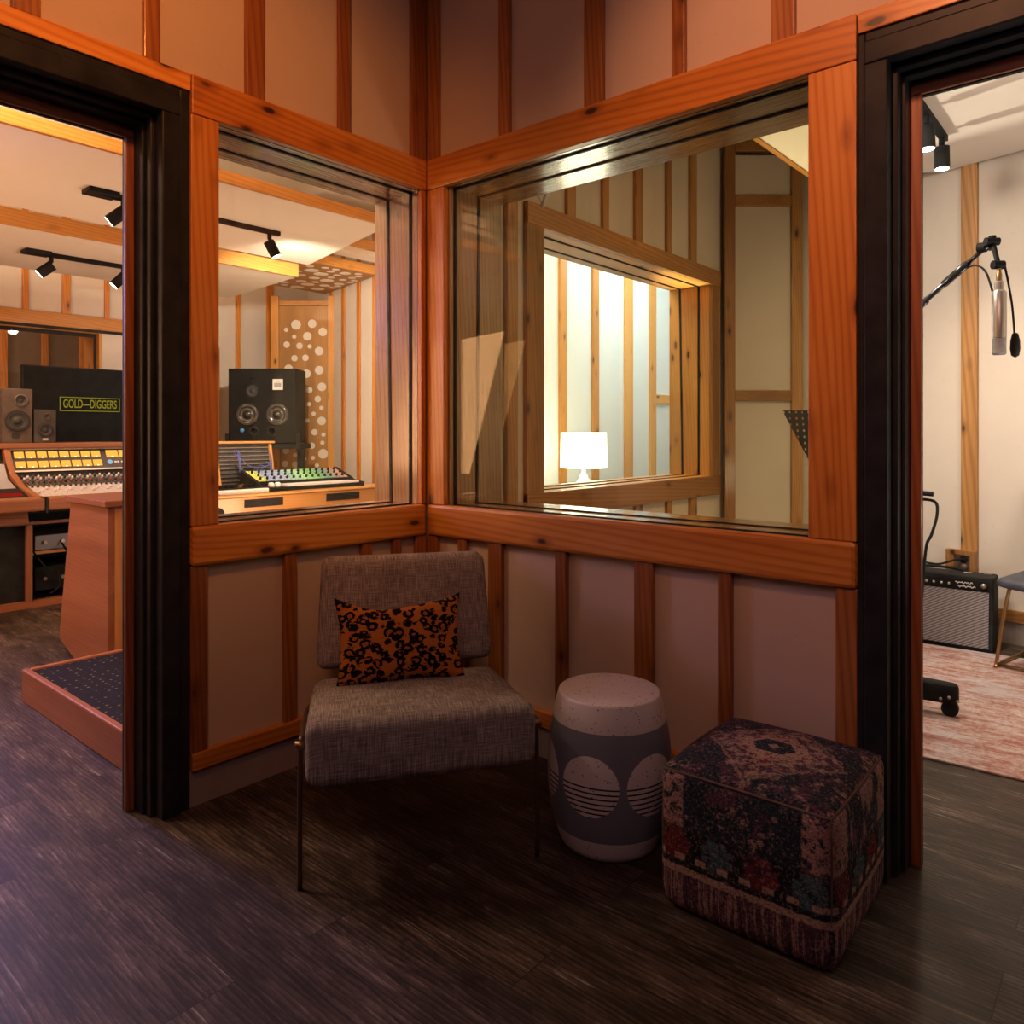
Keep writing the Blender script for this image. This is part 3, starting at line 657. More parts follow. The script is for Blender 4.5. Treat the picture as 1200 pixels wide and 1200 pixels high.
# monitors on the bridge
CONE = plain('speaker_cone', '#161415', .5, spec=.2); SPKW = plain('brown_speaker_face', '#43352c', .6, spec=.1)
def driver(t, c, n, r, name='driver', ring=GASK, cone=None):
    n = Vector(n).normalized(); M = Matrix.Translation(c) @ n.to_track_quat('Z', 'Y').to_matrix().to_4x4()
    bm = B(); lathe(bm, [(r*1.12, 0), (r*1.12, .008), (r*.98, .010), (r*.90, .012), (r*.80, .004), (r*.34, .0015), (r*.34, .003), (r*.25, r*.12), (0, r*.16)], 32, M); d = obj(name, bm, cone or CONE, t, True)
    bm = B(); lathe(bm, [(r*1.16, 0), (r*1.18, .010), (r*1.06, .0115), (r*1.03, .009), (r*1.0, 0)], 32, M); obj('trim_ring', bm, ring, d, True)
t = thing('monitor_speaker', 'taller brown bookshelf speaker on the console bridge left of the screen', 'speaker', (-4.1, -.29, 1.075))
bm = B(); box(bm, -.14, .1, -.097, .097, 0, .393); obj('cabinet', bm, SPKW, t, bevel=.004)
driver(t, (.1, .0, .16), (1, 0, 0), .066, 'woofer'); driver(t, (.1, .022, .31), (1, 0, 0), .036, 'tweeter', plain('dull_tweeter_ring', '#5f554d', .5))
bm = B(); cyl(bm, (.098, -.01, .05), (.102, -.01, .05), .026); obj('port', bm, GASK, t)
t = thing('monitor_speaker', 'small dark two way speaker on the console bridge beside the taller brown one', 'speaker', (-4.1, -.11, 1.075))
bm = B(); box(bm, -.12, .1, -.072, .072, 0, .245); obj('cabinet', bm, plain('dark_speaker_face', '#2a221e', .6, spec=.1), t, bevel=.004)
driver(t, (.1, 0, .095), (1, 0, 0), .042, 'woofer'); driver(t, (.1, .01, .195), (1, 0, 0), .018, 'tweeter', BRONZE)
bm = B(); box(bm, .1, .104, -.018, .018, .018, .034); obj('badge', bm, STEEL, t)

# television
tv = thing('television', 'large flat black screen showing a yellow boxed name behind the console', 'television', (-4.52, .55, 0))
bm = B(); box(bm, -.02, .02, -.665, .665, .93, 1.685); obj('panel', bm, JET, tv, bevel=.004)
bm = B(); box(bm, .02, .022, -.655, .655, .945, 1.675); obj('screen', bm, plain('dark_screen', '#0b0c0d', .5, var=.01, spec=.06), tv)
bm = B(); box(bm, -.05, -.02, -.05, .05, .02, 1.3); box(bm, -.2, .1, -.3, .3, 0, .02); obj('stand', bm, JET, tv)
YEL = glow('yellow_logo', '#bdae30', .45)
bm = B()
for a in ((-.40, .064, 1.436, 1.442), (-.40, .064, 1.326, 1.332), (-.40, -.394, 1.332, 1.436), (.058, .064, 1.332, 1.436)): box(bm, .022, .0245, a[0], a[1], a[2], a[3])
obj('logo_frame', bm, YEL, tv)
cu = bpy.data.curves.new('txt', 'FONT'); cu.body = 'GOLD\u2014DIGGERS'; cu.size = .098; cu.extrude = .001; cu.align_x = 'CENTER'; cu.align_y = 'CENTER'; cu.offset = .0012
to = bpy.data.objects.new('txt', cu); C.objects.link(to); bpy.context.view_layer.update()
me = bpy.data.meshes.new_from_object(to.evaluated_get(bpy.context.evaluated_depsgraph_get())); wtxt = to.dimensions.x; bpy.data.objects.remove(to)
me.materials.clear(); me.materials.append(YEL)
lo = bpy.data.objects.new('lettering', me); C.objects.link(lo); lo.parent = tv; k = .412/max(wtxt, .01)
lo.matrix_local = Matrix.Translation((.0235, -.168, 1.384)) @ Matrix(((0, 0, 1, 0), (1, 0, 0, 0), (0, 1, 0, 0), (0, 0, 0, 1))) @ Matrix.Diagonal((k, 1, 1, 1))

# producer's cabinet
cab = thing('side_cabinet', 'reddish wooden cabinet with a sloping end beside the dark step', 'cabinet', (-1.75, -.63, 0))
bm = B(); prism(bm, [(.233, 0, 0), (.233, 0, .795), (-.235, 0, .795), (-.40, 0, .07), (-.19, 0, .0)], (0, .03, 0)); obj('end_panel', bm, CHERRY[0], cab, bevel=.003)
bm = B(); prism(bm, [(.205, .03, 0), (.205, .03, .795), (-.22, .03, .795), (-.37, .03, .07), (-.18, .03, 0)], (0, .38, 0)); obj('carcass', bm, STAIN[2], cab)
bm = B(); box(bm, .206, .233, .031, .13, 0, .795); box(bm, .206, .233, .131, .41, .72, .795); box(bm, .206, .233, .131, .41, 0, .05); obj('face_frame', bm, OAKD[2], cab, bevel=.003)
bm = B(); box(bm, .212, .231, .138, .40, .06, .71); dd = obj('door', bm, OAKD[2], cab, bevel=.006)
bm = B(); cyl(bm, (.231, .16, .66), (.24, .16, .66), .012); obj('hinge', bm, JET, dd, True)
bm = B(); box(bm, -.262, .25, -.02, .43, .797, .828); obj('top', bm, CHERRY[1], cab, bevel=.004)

# step platform
def mat_stud():
    g = G('studded_black_mat'); v = g.coord(); d = g.vor(g.map(v, (1, 1, 0)), 30., 0, .25)
    k = g.math('SUBTRACT', 1., g.step(d, .12, .2)); c = g.mix(g.math('MULTIPLY', k, .8), g.mix(g.noise(v, 40., 3.), '#0c0d11', '#1d1f27'), '#7b7364'); g.bump(k, .4, .004); return g.out(c, .75, spec=.15)
pf = thing('floor_step', 'low wooden step with a dotted black top inside the left doorway', 'step', (-.95, -.6, 0))
bm = B(); box(bm, -.47, .62, -.376, .38, 0, .128); obj('top_mat', bm, mat_stud(), pf)
bm = B(); box(bm, -.50, .62, -.405, -.377, 0, .137); obj('edge_board', bm, FIR_ := CHERRY[0], pf, bevel=.006)
bm = B(); box(bm, -.50, -.471, -.376, .40, 0, .137); obj('edge_board', bm, CHERRY[1], pf, bevel=.006)

# synth desk by the left window
dk = thing('keyboard_desk', 'pale wooden desk with two black slots seen through the left window', 'desk', (-3.1, 1.3, 0))
bm = B(); box(bm, -.56, .345, -.78, .84, .565, .682); obj('body', bm, OAKD[1], dk, bevel=.004)
bm = B(); box(bm, -.56, .352, -.80, .86, .684, .70); obj('desktop', bm, OAKD[1], dk, bevel=.005)
for a, b in ((-.524, -.208), (.18, .505)):
    bm = B(); box(bm, .345, .350, a, b, .606, .664); obj('slot', bm, JET, dk, bevel=.012, seg=3)
bm = B(); box(bm, .345, .362, -.78, .84, .548, .575); obj('lower_rail', bm, OAKD[1], dk, bevel=.003)
bm = B(); prism(bm, [(.346, -.73+.04*math.cos(a*PI/8)*1.3, .578+.045*math.sin(a*PI/8)) for a in range(9)], (.006, 0, 0)); obj('cable_hole', bm, JET, dk)
for x, y in ((.28, -.74), (.28, .80), (-.5, -.74), (-.5, .80)):
    bm = B(); box(bm, x-.03, x+.03, y-.03, y+.03, 0, .565); obj('leg', bm, OAKD[2], dk)

sy = thing('synthesizer', 'black keyboard synthesizer with colourful control panel on the pale desk', 'keyboard', (-3.0, 1.44, .70))
bm = B(); prism(bm, [(.13, -.41, 0), (.13, -.41, .035), (-.0, -.41, .05), (-.05, -.41, .075), (-.26, -.41, .15), (-.28, -.41, .0)], (0, .03, 0)); obj('side_cheek', bm, JET, sy)
bm = B(); prism(bm, [(.13, .48, 0), (.13, .48, .035), (-.0, .48, .05), (-.05, .48, .075), (-.26, .48, .15), (-.28, .48, .0)], (0, .03, 0)); obj('side_cheek', bm, JET, sy)
bm = B(); box(bm, -.28, .13, -.379, .479, 0, .03); prism(bm, [(-.045, -.379, .03), (-.045, -.379, .066), (-.255, -.379, .14), (-.27, -.379, .03)], (0, .858, 0)); obj('body', bm, JET, sy)
pl = Vector((-.21, 0, .074)).normalized(); pn_ = Vector((.074, 0, .21)).normalized()
def syn_mat():
    g = G('patterned_synth_panel'); v = g.coord(); y = g.xyz(v)[1]
    c = g.ramp(g.math('MULTIPLY_ADD', y, 1.16, .44), [(.0, '#d8d860'), (.09, '#c9d06a'), (.12, '#8fa0c8'), (.33, '#9fb0d0'), (.36, '#8fb7b0'), (.5, '#a6d8a8'), (.62, '#7fc878'), (.8, '#6a8f8c'), (1., '#c9907a')])
    sp = g.vor(v, 60., 0); return g.out(g.mix(g.math('SUBTRACT', 1., g.step(sp, .25, .35)), c, '#20222a'), .5)
bm = B(); obox(bm, Vector((-.05, -.375, .0685)), (0, .85, 0), pl*.21, pn_*.004); obj('control_panel', bm, syn_mat(), sy)
k1 = None
for r_ in range(3):
    for q in range(14):
        c = Vector((-.05, -.34+q*.06+(r_ % 2)*.02, .0685))+pl*(.04+r_*.065)+pn_*.004
        if k1 is None:
            bm = B(); cyl(bm, (0, 0, 0), pn_*.02, .011, .008, 10); k1 = obj('knob', bm, JET, sy, True)
            o = k1
        else: o = k1.copy(); C.objects.link(o); o.parent = sy
        o.location = c
for q in range(2):
    bm = B(); cyl(bm, (.06, -.345+q*.055, .038), (.06, -.32+q*.055, .038), .028); obj('wheel', bm, WHITE, sy, True)
for q in range(22):
    bm = B(); box(bm, -.035, .118, -.222+q*.0312, -.192+q*.0312, .031, .046); obj('key', bm, WHITE, sy)
kb = thing('small_keyboard', 'white edged keyboard with small black controls at the left end of the desk', 'keyboard', (-2.95, .78, .70))
bm = B(); box(bm, -.15, .13, -.26, .235, 0, .034); obj('body', bm, WHITE, kb, bevel=.003)
bm = B(); box(bm, -.145, .09, -.255, .23, .034, .040); obj('top_plate', bm, JET, kb)
for r_ in range(3):
    for q in range(10):
        bm = B(); box(bm, -.12+r_*.06, -.095+r_*.06, -.235+q*.047, -.21+q*.047, .04, .058); obj('button', bm, JET if (q+r_) % 4 else BRASS, kb)
ms = thing('modular_case', 'wood sided patch panel rack with blue cables on the desk below the big speaker', 'audio gear', (-3.40, 1.13, .70))
for y in (-.25, .228):
    bm = B(); prism(bm, [(.10, y, 0), (.06, y, .16), (.02, y, .36), (-.16, y, .36), (-.16, y, 0)], (0, .022, 0)); obj('side_panel', bm, OAKD[2], ms, bevel=.003)
bm = B(); box(bm, -.16, .035, -.275, .275, .361, .380); obj('top_board', bm, OAKD[1], ms, bevel=.004)
bm = B(); prism(bm, [(.07, -.226, 0), (.035, -.226, .16), (.0, -.226, .36), (-.15, -.226, .36), (-.15, -.226, 0)], (0, .452, 0)); obj('patch_panel', bm, plain('dark_patch_panel', '#2a2a30', .5), ms)
for k in range(9):
    z = .06+k*.033; x = .056-.055*(z/.36)+.0015 if z > .16 else .0705-.035*(z/.16)+.001
    bm = B(); box(bm, x-.01, x+.012, -.222, .222, z, z+.007); obj('rail', bm, STEEL, ms)
BLUE = plain('blue_cable', '#4a58a8', .5)
for k in range(8):
    a, b = random.uniform(-.19, .19), random.uniform(-.19, .2); za, zb = random.uniform(.14, .33), random.uniform(.05, .3)
    if k > 4: a, b = .19, .17+.01*k-.04
    bm = B(); tube(bm, [(.055, a, za), (.10, a+.01, za-.02), (.11, (a+b)/2, min(za, zb)-.06+.02*k*.3), (.10, b, zb-.02), (.055, b, zb)], .0042, 6); obj('cable', bm, BLUE, ms, True)

# big three-way monitor on its stand, turned to the room
RIM = plain('dark_steel_rim', '#34322f', .4, .5); PCONE = plain('glossy_cone', '#1b1a18', .2, .2)
big = thing('main_monitor', 'large black three way studio monitor with two woofers on a stand', 'speaker', (-4.096, 1.722, 1.05), math.atan2(RT.y, RT.x))
bm = B(); box(bm, -.315, .315, 0, .34, 0, .70); obj('cabinet', bm, plain('black_speaker_box', '#0a0a0b', .6, var=.02, spec=.08), big, bevel=.006)
for x in (-.135, .145): driver(big, (x, 0, .27), (0, -1, 0), .088, 'woofer', RIM, PCONE)
driver(big, (-.09, 0, .49), (0, -1, 0), .05, 'midrange'); 
bm = B(); cyl(bm, (-.09, .002, .60), (-.09, -.006, .60), .016); obj('tweeter', bm, JET, big, True)
for x in (-.075, .09):
    bm = B(); lathe(bm, [(.045, 0), (.044, .006), (.034, .004), (.031, -.0), (0, .0)], 24, Matrix.Translation((x, 0, .115)) @ Matrix.Rotation(PI/2, 4, 'X')); obj('port', bm, GASK, big, True)
bm = B(); box(bm, .10, .195, -.003, 0, .50, .60); obj('label_plate', bm, WHITE, big)
bm = B(); box(bm, .115, .18, -.005, -.003, .525, .565); box(bm, .13, .165, -.005, -.003, .575, .582); obj('label_print', bm, GREY, big)
bm = B(); cyl(bm, (-.185, 0, .12), (-.185, -.005, .12), .02); obj('badge', bm, plain('blue_badge', '#3a8fd0', .4), big, True)
sd = thing('speaker_stand', 'black steel stand under the large studio monitor', 'stand', (-4.096, 1.722, 0), math.atan2(RT.y, RT.x))
bm = B(); box(bm, -.34, .36, .0, .36, 1.0, 1.045); obj('platform', bm, JET, sd)
for x in (-.335, .325):
    bm = B(); box(bm, x, x+.035, -.025, .0, .98, 1.14); obj('upright_bracket', bm, JET, sd)
for x in (-.26, .30):
    bm = B(); obox(bm, (x, .04, 0), (.06, 0, 0), (0, .06, 0), (.02 if x > 0 else -.02, 0, 1.0)); obj('leg', bm, JET, sd)
bm = B(); box(bm, -.32, .36, .02, .34, 0, .03); obj('foot_plate', bm, JET, sd)

# ------------------------------------------------------------------ booth
# splayed back wall
bA, bB = Vector((-.02, 3.187, 0)), Vector((3.5, 2.377, 0)); bd = (bB-bA).normalized(); bn = Vector((bd.y, -bd.x, 0))
bm = B(); obox(bm, bA, bB-bA, -bn*.06, (0, 0, 3.2)); struct('wall_booth_back', bm, FAB)
bm = B(); box(bm, 3.4, 3.46, .335, 2.5, 0, 3.2); struct('wall_booth_right', bm, FAB)
def onback(x): t = (x-bA.x)/bd.x; return bA+bd*t
for x0, x1, z0 in ((1.40, 1.483, .48), (.78, .83, .19), (1.95, 2.0, .19), (2.45, 2.53, .19)):
    p = onback(x0); otrim(p+Vector((0, 0, z0)), bd*((x1-x0)/bd.x), bn*.024, (0, 0, 3.2-z0), 2, BOOTH_SHADE)
for x0, x1 in ((.45, 1.329), (1.484, 3.35)):
    p = onback(x0); otrim(p+Vector((0, 0, .12)), bd*((x1-x0)/bd.x), bn*.026, (0, 0, .065), 0, BOOTH_SHADE)
bm = B(); p = onback(.45); obox(bm, p, bd*2.95, bn*.012, (0, 0, .12)); struct('baseboard_booth', bm, BASE)
# timber on the booth side of the left wall, around window_3
trim(F0, 0, .64, .77, .80, 2.24, 2, BOOTH_SHADE); trim(F0, 0, 2.583, 2.69, .80, 2.24, 2, BOOTH_SHADE)
trim(F0, .006, .64, 2.70, 2.135, 2.24, 1, BOOTH_SHADE); trim(F0, .006, .64, 2.70, .735, .862, 1, BOOTH_SHADE)
trim(F0, .0, .50, .575, 0, 3.2, 2, BOOTH_SHADE)
for y0, y1 in ((.965, 1.038), (1.288, 1.345), (1.618, 1.70), (1.983, 2.04), (2.285, 2.37)):
    trim(F0, -.004, y0, y1, 2.24, 3.2, 2, BOOTH_SHADE); trim(F0, -.004, y0, y1, .1, .735, 2, BOOTH_SHADE)
# outlet in a wooden surround
oo = thing('wall_outlet', 'metal outlet with two round sockets in a wood surround above the amplifier', 'outlet', onback(1.329)+Vector((0, 0, .36)), math.atan2(bd.y, bd.x))
bm = B(); box(bm, 0, .157, -.045, 0, .095, .122); box(bm, 0, .045, -.045, 0, 0, .095); box(bm, .128, .157, -.045, 0, 0, .095); obj('surround', bm, BOOTH_SHADE[2], oo, bevel=.003)
bm = B(); box(bm, .046, .127, -.02, 0, 0, .094); obj('cover_plate', bm, STEEL, oo)
for z, m_ in ((.068, JET), (.024, plain('red_socket', '#5a2a2a', .5))):
    bm = B(); cyl(bm, (.088, -.018, z), (.088, -.03, z), .02); obj('socket', bm, m_, oo, True)

# framed panel across the booth corner
fpL = Vector((.006, 2.742, 0)); fw = .525
fp = thing('framed_panel', 'tall fabric panel in a wood frame set across the booth corner', 'acoustic panel', fpL)
bm = B(); obox(bm, U*.07-N*.0, U*(fw-.14), -N*.02, (0, 0, 3.04)); obj('fabric', bm, FAB, fp)
for a, w_ in ((0, .07), (fw-.07, .07)):
    bm = B(); obox(bm, U*a-N*.02, U*w_, N*.05, (0, 0, 3.12)); obj('stile', bm, BOOTH_SHADE[2], fp, bevel=.003)
for z in (.02, 1.366, 2.689, 3.06):
    bm = B(); obox(bm, U*.071-N*.0+Vector((0, 0, z)), U*(fw-.142), N*.028, (0, 0, .07)); obj('rail', bm, BOOTH_SHADE[0], fp, bevel=.003)

cl = thing('ceiling_cloud', 'large white ceiling panel with a fir edge over the booth', 'ceiling panel', (.67, .5, 2.665))
bm = B(); y1 = onback(.67).y-.52; prism(bm, [(.0, .0, 0), (2.68, .0, 0), (2.68, 1.85, 0), (.62, 2.36, 0), (.035, 1.92, 0)], (0, 0, .10)); obj('fabric_panel', bm, CREAM, cl)
bm = B(); obox(bm, (.0, .0, -.004), (.035, 1.92, 0), (-.03, 0, 0), (0, 0, .105)); obj('wood_edge', bm, PALE[1], cl)
track('black ceiling track light with two spots on the white booth ceiling', (1.42, 0, 2.665), 1.5, 2.27, ((1.86, (.05, 0, -1)), (2.2, (.02, .0, -1))))

def rugmat():
    g = G('faded_red_rug'); v = g.coord(); x, y, z = g.xyz(v)
    p = g.noise(v, 160., 3., .7); a = g.noise(g.map(v, (7., 26., 1.)), 1., 6., .75, .8); b = g.noise(v, 3.2, 3.); w = g.n('TexWave', {'Vector': v, 'Scale': 7., 'Distortion': 14., 'Detail': 3., 'Detail Scale': 2.}).outputs[1]
    t = g.math('ADD', g.math('MULTIPLY', a, .70), g.math('ADD', g.math('MULTIPLY', w, .05), g.math('MULTIPLY', p, .25)))
    c = g.ramp(t, [(.30, '#7c4d47'), (.42, '#a0736b'), (.51, '#b29b95'), (.60, '#c2b8b6'), (.72, '#8b8a94')])
    c = g.mix(g.math('MULTIPLY', g.step(b, .5, .62), .5), c, '#b9b6be'); c = g.mix(g.math('MULTIPLY', g.step(g.noise(g.map(v, (3., 14., 1.)), 1., 5., .7), .52, .6), .55), c, '#8f5148'); c = g.mix(g.math('MULTIPLY', g.step(a, .6, .64), .35), c, '#6a6a78')
    g.bump(p, .4, .004); return g.out(c, .95, spec=.1)
bm = B(); cushion(bm, 1.05, .80, .005, .004, cuts=6); rg = obj('area_rug', bm, rugmat(), None, loc=(1.98, 1.70, .005)); rg.rotation_euler = (0, 0, math.radians(3.5))
tag(rg, 'faded red and cream rug on the booth floor', 'rug')

# guitar amplifier
def grille():
    g = G('silver_grille_cloth'); v = g.coord(); x, y, z = g.xyz(v)
    a = g.math('SINE', g.math('MULTIPLY', g.math('SUBTRACT', z, g.math('MULTIPLY', x, .55)), 430.)); n = g.noise(v, 400., 2.)
    t = g.math('ADD', g.math('MULTIPLY_ADD', a, .22, .42), g.math('MULTIPLY', g.math('SUBTRACT', n, .5), .9))
    return g.out(g.ramp(t, [(.1, '#4c4648'), (.5, '#8d8688'), (.9, '#c9c3c0')]), .6)
TOLEX = plain('black_tolex', '#0b0b0d', .6, var=.04, spec=.12)
amp = thing('guitar_amplifier', 'black combo amplifier with silver grille cloth below the outlet', 'amplifier', (1.35, 2.50, 0))
bm = B(); prism(bm, [(-.25, 0, 0), (-.25, .025, .392), (-.25, .17, .392), (-.25, .19, 0)], (.5, 0, 0)); obj('cabinet', bm, TOLEX, amp, bevel=.012, seg=3)
bm = B(); obox(bm, (-.228, .0005, .022), (.456, 0, 0), (0, -.005, 0), (0, .0185, .29)); obj('grille', bm, grille(), amp)
bm = B(); obox(bm, (-.228, .020, .318), (.456, 0, 0), (0, -.006, 0), (0, .003, .05)); obj('control_panel', bm, JET, amp)
for k in range(8):
    bm = B(); x = -.205+k*.036; cyl(bm, (x, .016, .342), (x, .002, .342), .011, .008, 14); kk = obj('knob', bm, JET, amp, True)
    bm = B(); cyl(bm, (x, .002, .342), (x, .0, .342), .007, .007, 12); obj('knob_cap', bm, STEEL, kk, True)
bm = B(); cyl(bm, (.205, .016, .345), (.205, .004, .345), .013); obj('pilot_lamp', bm, STEEL, amp, True)
bm = B()
for z, x0, x1 in ((.352, .075, .155), (.333, .085, .168)):
    n_ = 15; tube(bm, [(x0+(x1-x0)*i/n_, .012, z+.004*math.sin(i*2.4)+.002*math.cos(i*1.3)) for i in range(n_+1)], .0022, 6, 3)
obj('script_lettering', bm, WHITE, amp, True)
bm = B(); tube(bm, [(-.13, .09, .396), (-.10, .09, .410), (0, .09, .414), (.09, .09, .408), (.12, .09, .396)], .008, 8); hd = obj('handle', bm, JET, amp, True)
for x in (-.13, .12):
    bm = B(); box(bm, x-.02, x+.02, .075, .105, .392, .400); obj('handle_end', bm, STEEL, hd, bevel=.003)
for x in (.21, -.21):
    bm = B(); box(bm, x-.018, x+.018, .10, .14, .392, .398); obj('corner_strap', bm, STEEL, amp)
bm = B(); tube(bm, [(1.19, 2.60, .43), (1.24, 2.66, .418), (1.30, 2.76, .40), (1.37, 2.80, .425), (1.416, 2.832, .43)], .006, 8)
tag(obj('power_cord', bm, JET, None, True), 'black cord running from the outlet to the amplifier top', 'cord')

# blue chair on brass legs
bc = thing('booth_chair', 'chair with a navy shell seat and brass sled legs at the right edge', 'chair', (1.93, 2.36, .0135), math.radians(-12))
NAVY = plain('navy_leather', '#232b42', .5, var=.1, spec=.2)
bm = B(); cushion(bm, .24, .22, .022, .02, (0, 0, .006), 12)
for v in bm.verts: v.co.z += .40+.10*max(0, v.co.y-.1)+.25*(v.co.x**2)
obj('seat', bm, NAVY, bc, True)
bm = B(); cushion(bm, .23, .018, .19, .017, (0, 0, 0), 12)
for v in bm.verts: v.co.y += .235+.08*(v.co.z+.19)/.38-.9*v.co.x**2; v.co.z += .62
obj('backrest', bm, NAVY, bc, True)
for s in (-1, 1):
    bm = B(); tube(bm, [(s*.20, -.14, .405), (s*.215, -.16, .30), (s*.245, -.19, .02), (s*.245, -.17, .008), (s*.245, .17, .008), (s*.245, .19, .02), (s*.20, .16, .40)], .0085, 8, 4); obj('sled_leg', bm, BRASS, bc, True)
bm = B(); tube(bm, [(-.245, -.178, .009), (.245, -.178, .009)], .008, 8); obj('front_bar', bm, BRASS, bc, True)

# boom microphone stand
ms2 = thing('boom_stand', 'black boom microphone stand with a wheeled base in the booth doorway', 'microphone stand', (1.42, 1.35, 0))
def ml_(p): return Vector(p)-Vector((1.42, 1.35, 0))
bm = B(); tube(bm, [ml_((1.42, 1.35, .12)), ml_((1.42, 1.35, 1.585))], .014, 12); obj('pole', bm, JET, ms2, True)
top = Vector((1.42, 1.35, 1.60)); tip = Vector((1.798, 1.043, 1.826)); d = (tip-top).normalized()
bm = B(); tube(bm, [ml_(top-d*.42), ml_(tip-d*.12)], .0105, 12); tube(bm, [ml_(tip-d*.25), ml_(tip-d*.13)], .0145, 12); tube(bm, [ml_(tip-d*.40), ml_(tip-d*.36)], .0155, 12); tube(bm, [ml_(tip-d*.13), ml_(tip)], .008, 10)
obj('boom_arm', bm, plain('black_boom', '#222228', .22, .5), ms2, True)
bm = B(); cyl(bm, ml_(top-d*.46), ml_(top-d*.36), .05); obj('counterweight', bm, JET, ms2, 'auto')
bm = B(); cyl(bm, ml_(top-Vector((0, 0, .045))), ml_(top+Vector((0, 0, .03))), .026); obj('clutch', bm, JET, ms2, True)
bm = B(); cyl(bm, ml_(tip-RT*.025), ml_(tip+RT*.022), .014); cyl(bm, ml_(tip+Vector((0, 0, .02))), ml_(tip-Vector((0, 0, .03))), .012); cyl(bm, ml_(tip-d*.055-RT*.01+Vector((0, 0, .012))), ml_(tip-d*.03), .018); obj('swivel', bm, JET, ms2, 'auto')
drop = Vector((1.820, 1.012, 1.735))
bm = B(); tube(bm, [ml_(tip), ml_(drop)], .0085, 10); cyl(bm, ml_(drop-RT*.02), ml_(drop+RT*.018), .015); obj('drop_arm', bm, JET, ms2, 'auto')
for k in range(3):
    a = math.radians(4+120*k); e = Vector((math.cos(a), math.sin(a), 0)); pt = e*.22
    bm = B(); q = Vector((-e.y, e.x, 0))*.035
    prism(bm, [-q*1.2+Vector((0, 0, .06)), q*1.2+Vector((0, 0, .06)), pt+q*.8+Vector((0, 0, .055)), pt-q*.8+Vector((0, 0, .062))], (0, 0, .085)); lg = obj('base_leg', bm, NAVY if False else JET, ms2, bevel=.02, seg=3)
    bm = B(); s_ = Vector((-e.y, e.x, 0)); cyl(bm, pt*.86-s_*.014+Vector((0, 0, .041)), pt*.86+s_*.014+Vector((0, 0, .041)), .031, seg=24); cyl(bm, pt*.86+s_*.02+Vector((0, 0, .041)), pt*.86-s_*.02+Vector((0, 0, .041)), .01); obj('caster', bm, [JET], lg, 'auto')
    for u_ in (-.03, .0, .03):
        bm = B(); w_ = pt*.86+e*u_+Vector((0, 0, .082+.01*(u_ == 0))); cyl(bm, w_-s_*.031, w_-s_*.034, .006, seg=10); obj('rivet', bm, STEEL, lg, True)
bm = B(); cyl(bm, ml_((1.43, 1.36, .905)), ml_((1.55, 1.355, .90)), .010); cyl(bm, ml_((1.42, 1.35, .87)), ml_((1.42, 1.35, .93)), .024); obj('clip', bm, JET, ms2, 'auto')
bm = B(); tube(bm, [(1.47, 1.37, .875), (1.55, 1.37, .87), (1.566, 1.345, .82), (1.553, 1.31, .74), (1.538, 1.29, .69), (1.525, 1.285, .52), (1.50, 1.285, .2), (1.46, 1.27, .14)], .006, 8)
tag(obj('microphone_cable', bm, JET, None, True), 'black cable looping beside the boom stand pole in the booth', 'cable')

mic = thing('microphone', 'long silver studio microphone hanging from the boom in the booth', 'microphone', (1.824, .999, 1.42))
SILV = plain('satin_silver', '#c6beb4', .32, .85); MESHM = plain('microphone_mesh', '#3a322c', .7, 0., var=.4)
bm = B(); lathe(bm, [(0, .058), (.022, .058), (.0225, .06), (.0225, .215), (.019, .222), (.014, .226), (.014, .252), (.010, .256), (0, .256)], 28); obj('body', bm, SILV, mic, 'auto')
bm = B(); lathe(bm, [(0, 0), (.018, 0), (.0215, .004), (.0215, .057), (0, .057)], 28); obj('head_grille', bm, MESHM, mic, 'auto')
bm = B(); lathe(bm, [(0, .2565), (.009, .2565), (.009, .28), (.007, .283), (.006, .30), (0, .30)], 16); obj('swivel_mount', bm, BRASS, mic, 'auto')
bm = B(); cr = Vector((1.824, .999, 0)); tube(bm, [(-.020, .0, .225), (-.045, .035, .30), (-.085, .09, .338), (-.134, .140, .336)], .0036, 8); 
for v in bm.verts: pass
obj('lead', bm, JET, mic, True)
bm = B(); b0 = drop+RT*.016; tube(bm, [b0, b0+RT*.008-Vector((0, 0, .01)), Vector((1.857, 1.03, 1.60)), Vector((1.864, 1.036, 1.495))], .0035, 8)
lathe(bm, [(0, 0), (.012, .008), (.0155, .03), (.0145, .06), (.009, .084), (0, .088)], 18, Matrix.Translation((1.866, 1.037, 1.41)))
tag(obj('tuning_bob', bm, JET, None, True), 'thin black rod with a teardrop weight hanging beside the silver microphone', 'microphone accessory')

# music stand behind the right post
def perf():
    g = G('perforated_black_steel'); v = g.coord(); d = g.vor(g.map(v, (1, 0, 1)), 34., 0, .0)
    tr = g.n('BsdfTransparent'); g.out(g.mix(g.noise(v, 30.), '#151518', '#26262a'), .4); f = g.math('SUBTRACT', 1., g.step(d, .2, .24))
    mx = g.n('MixShader', {0: f, 1: g.b.outputs[0], 2: tr.outputs[0]}); g.t.links.new(mx.outputs[0], g.o.inputs[0]); return g.m
mu = thing('music_stand', 'black music stand with a perforated desk partly hidden by the right post', 'music stand', (1.07, 1.687, .0125), math.atan2(RT.y, RT.x))
bm = B(); prism(bm, [(-.27, -.03, 1.244), (.27, -.03, 1.244), (.13, -.10, .93), (-.13, -.10, .93)], (0, .008, 0)); obj('desk', bm, perf(), mu)
bm = B(); box(bm, -.13, .13, -.16, -.09, .915, .93); obj('lip', bm, JET, mu)
bm = B(); cyl(bm, (0, .02, .02), (0, .02, 1.06), .012); cyl(bm, (0, -.07, 1.06), (0, .02, 1.06), .012); obj('pole', bm, JET, mu, 'auto')
for k in range(3):
    a = k*2*PI/3; bm = B(); tube(bm, [(0, .02, .16), (.25*math.cos(a), .02+.25*math.sin(a), .01)], .009); obj('leg', bm, JET, mu)
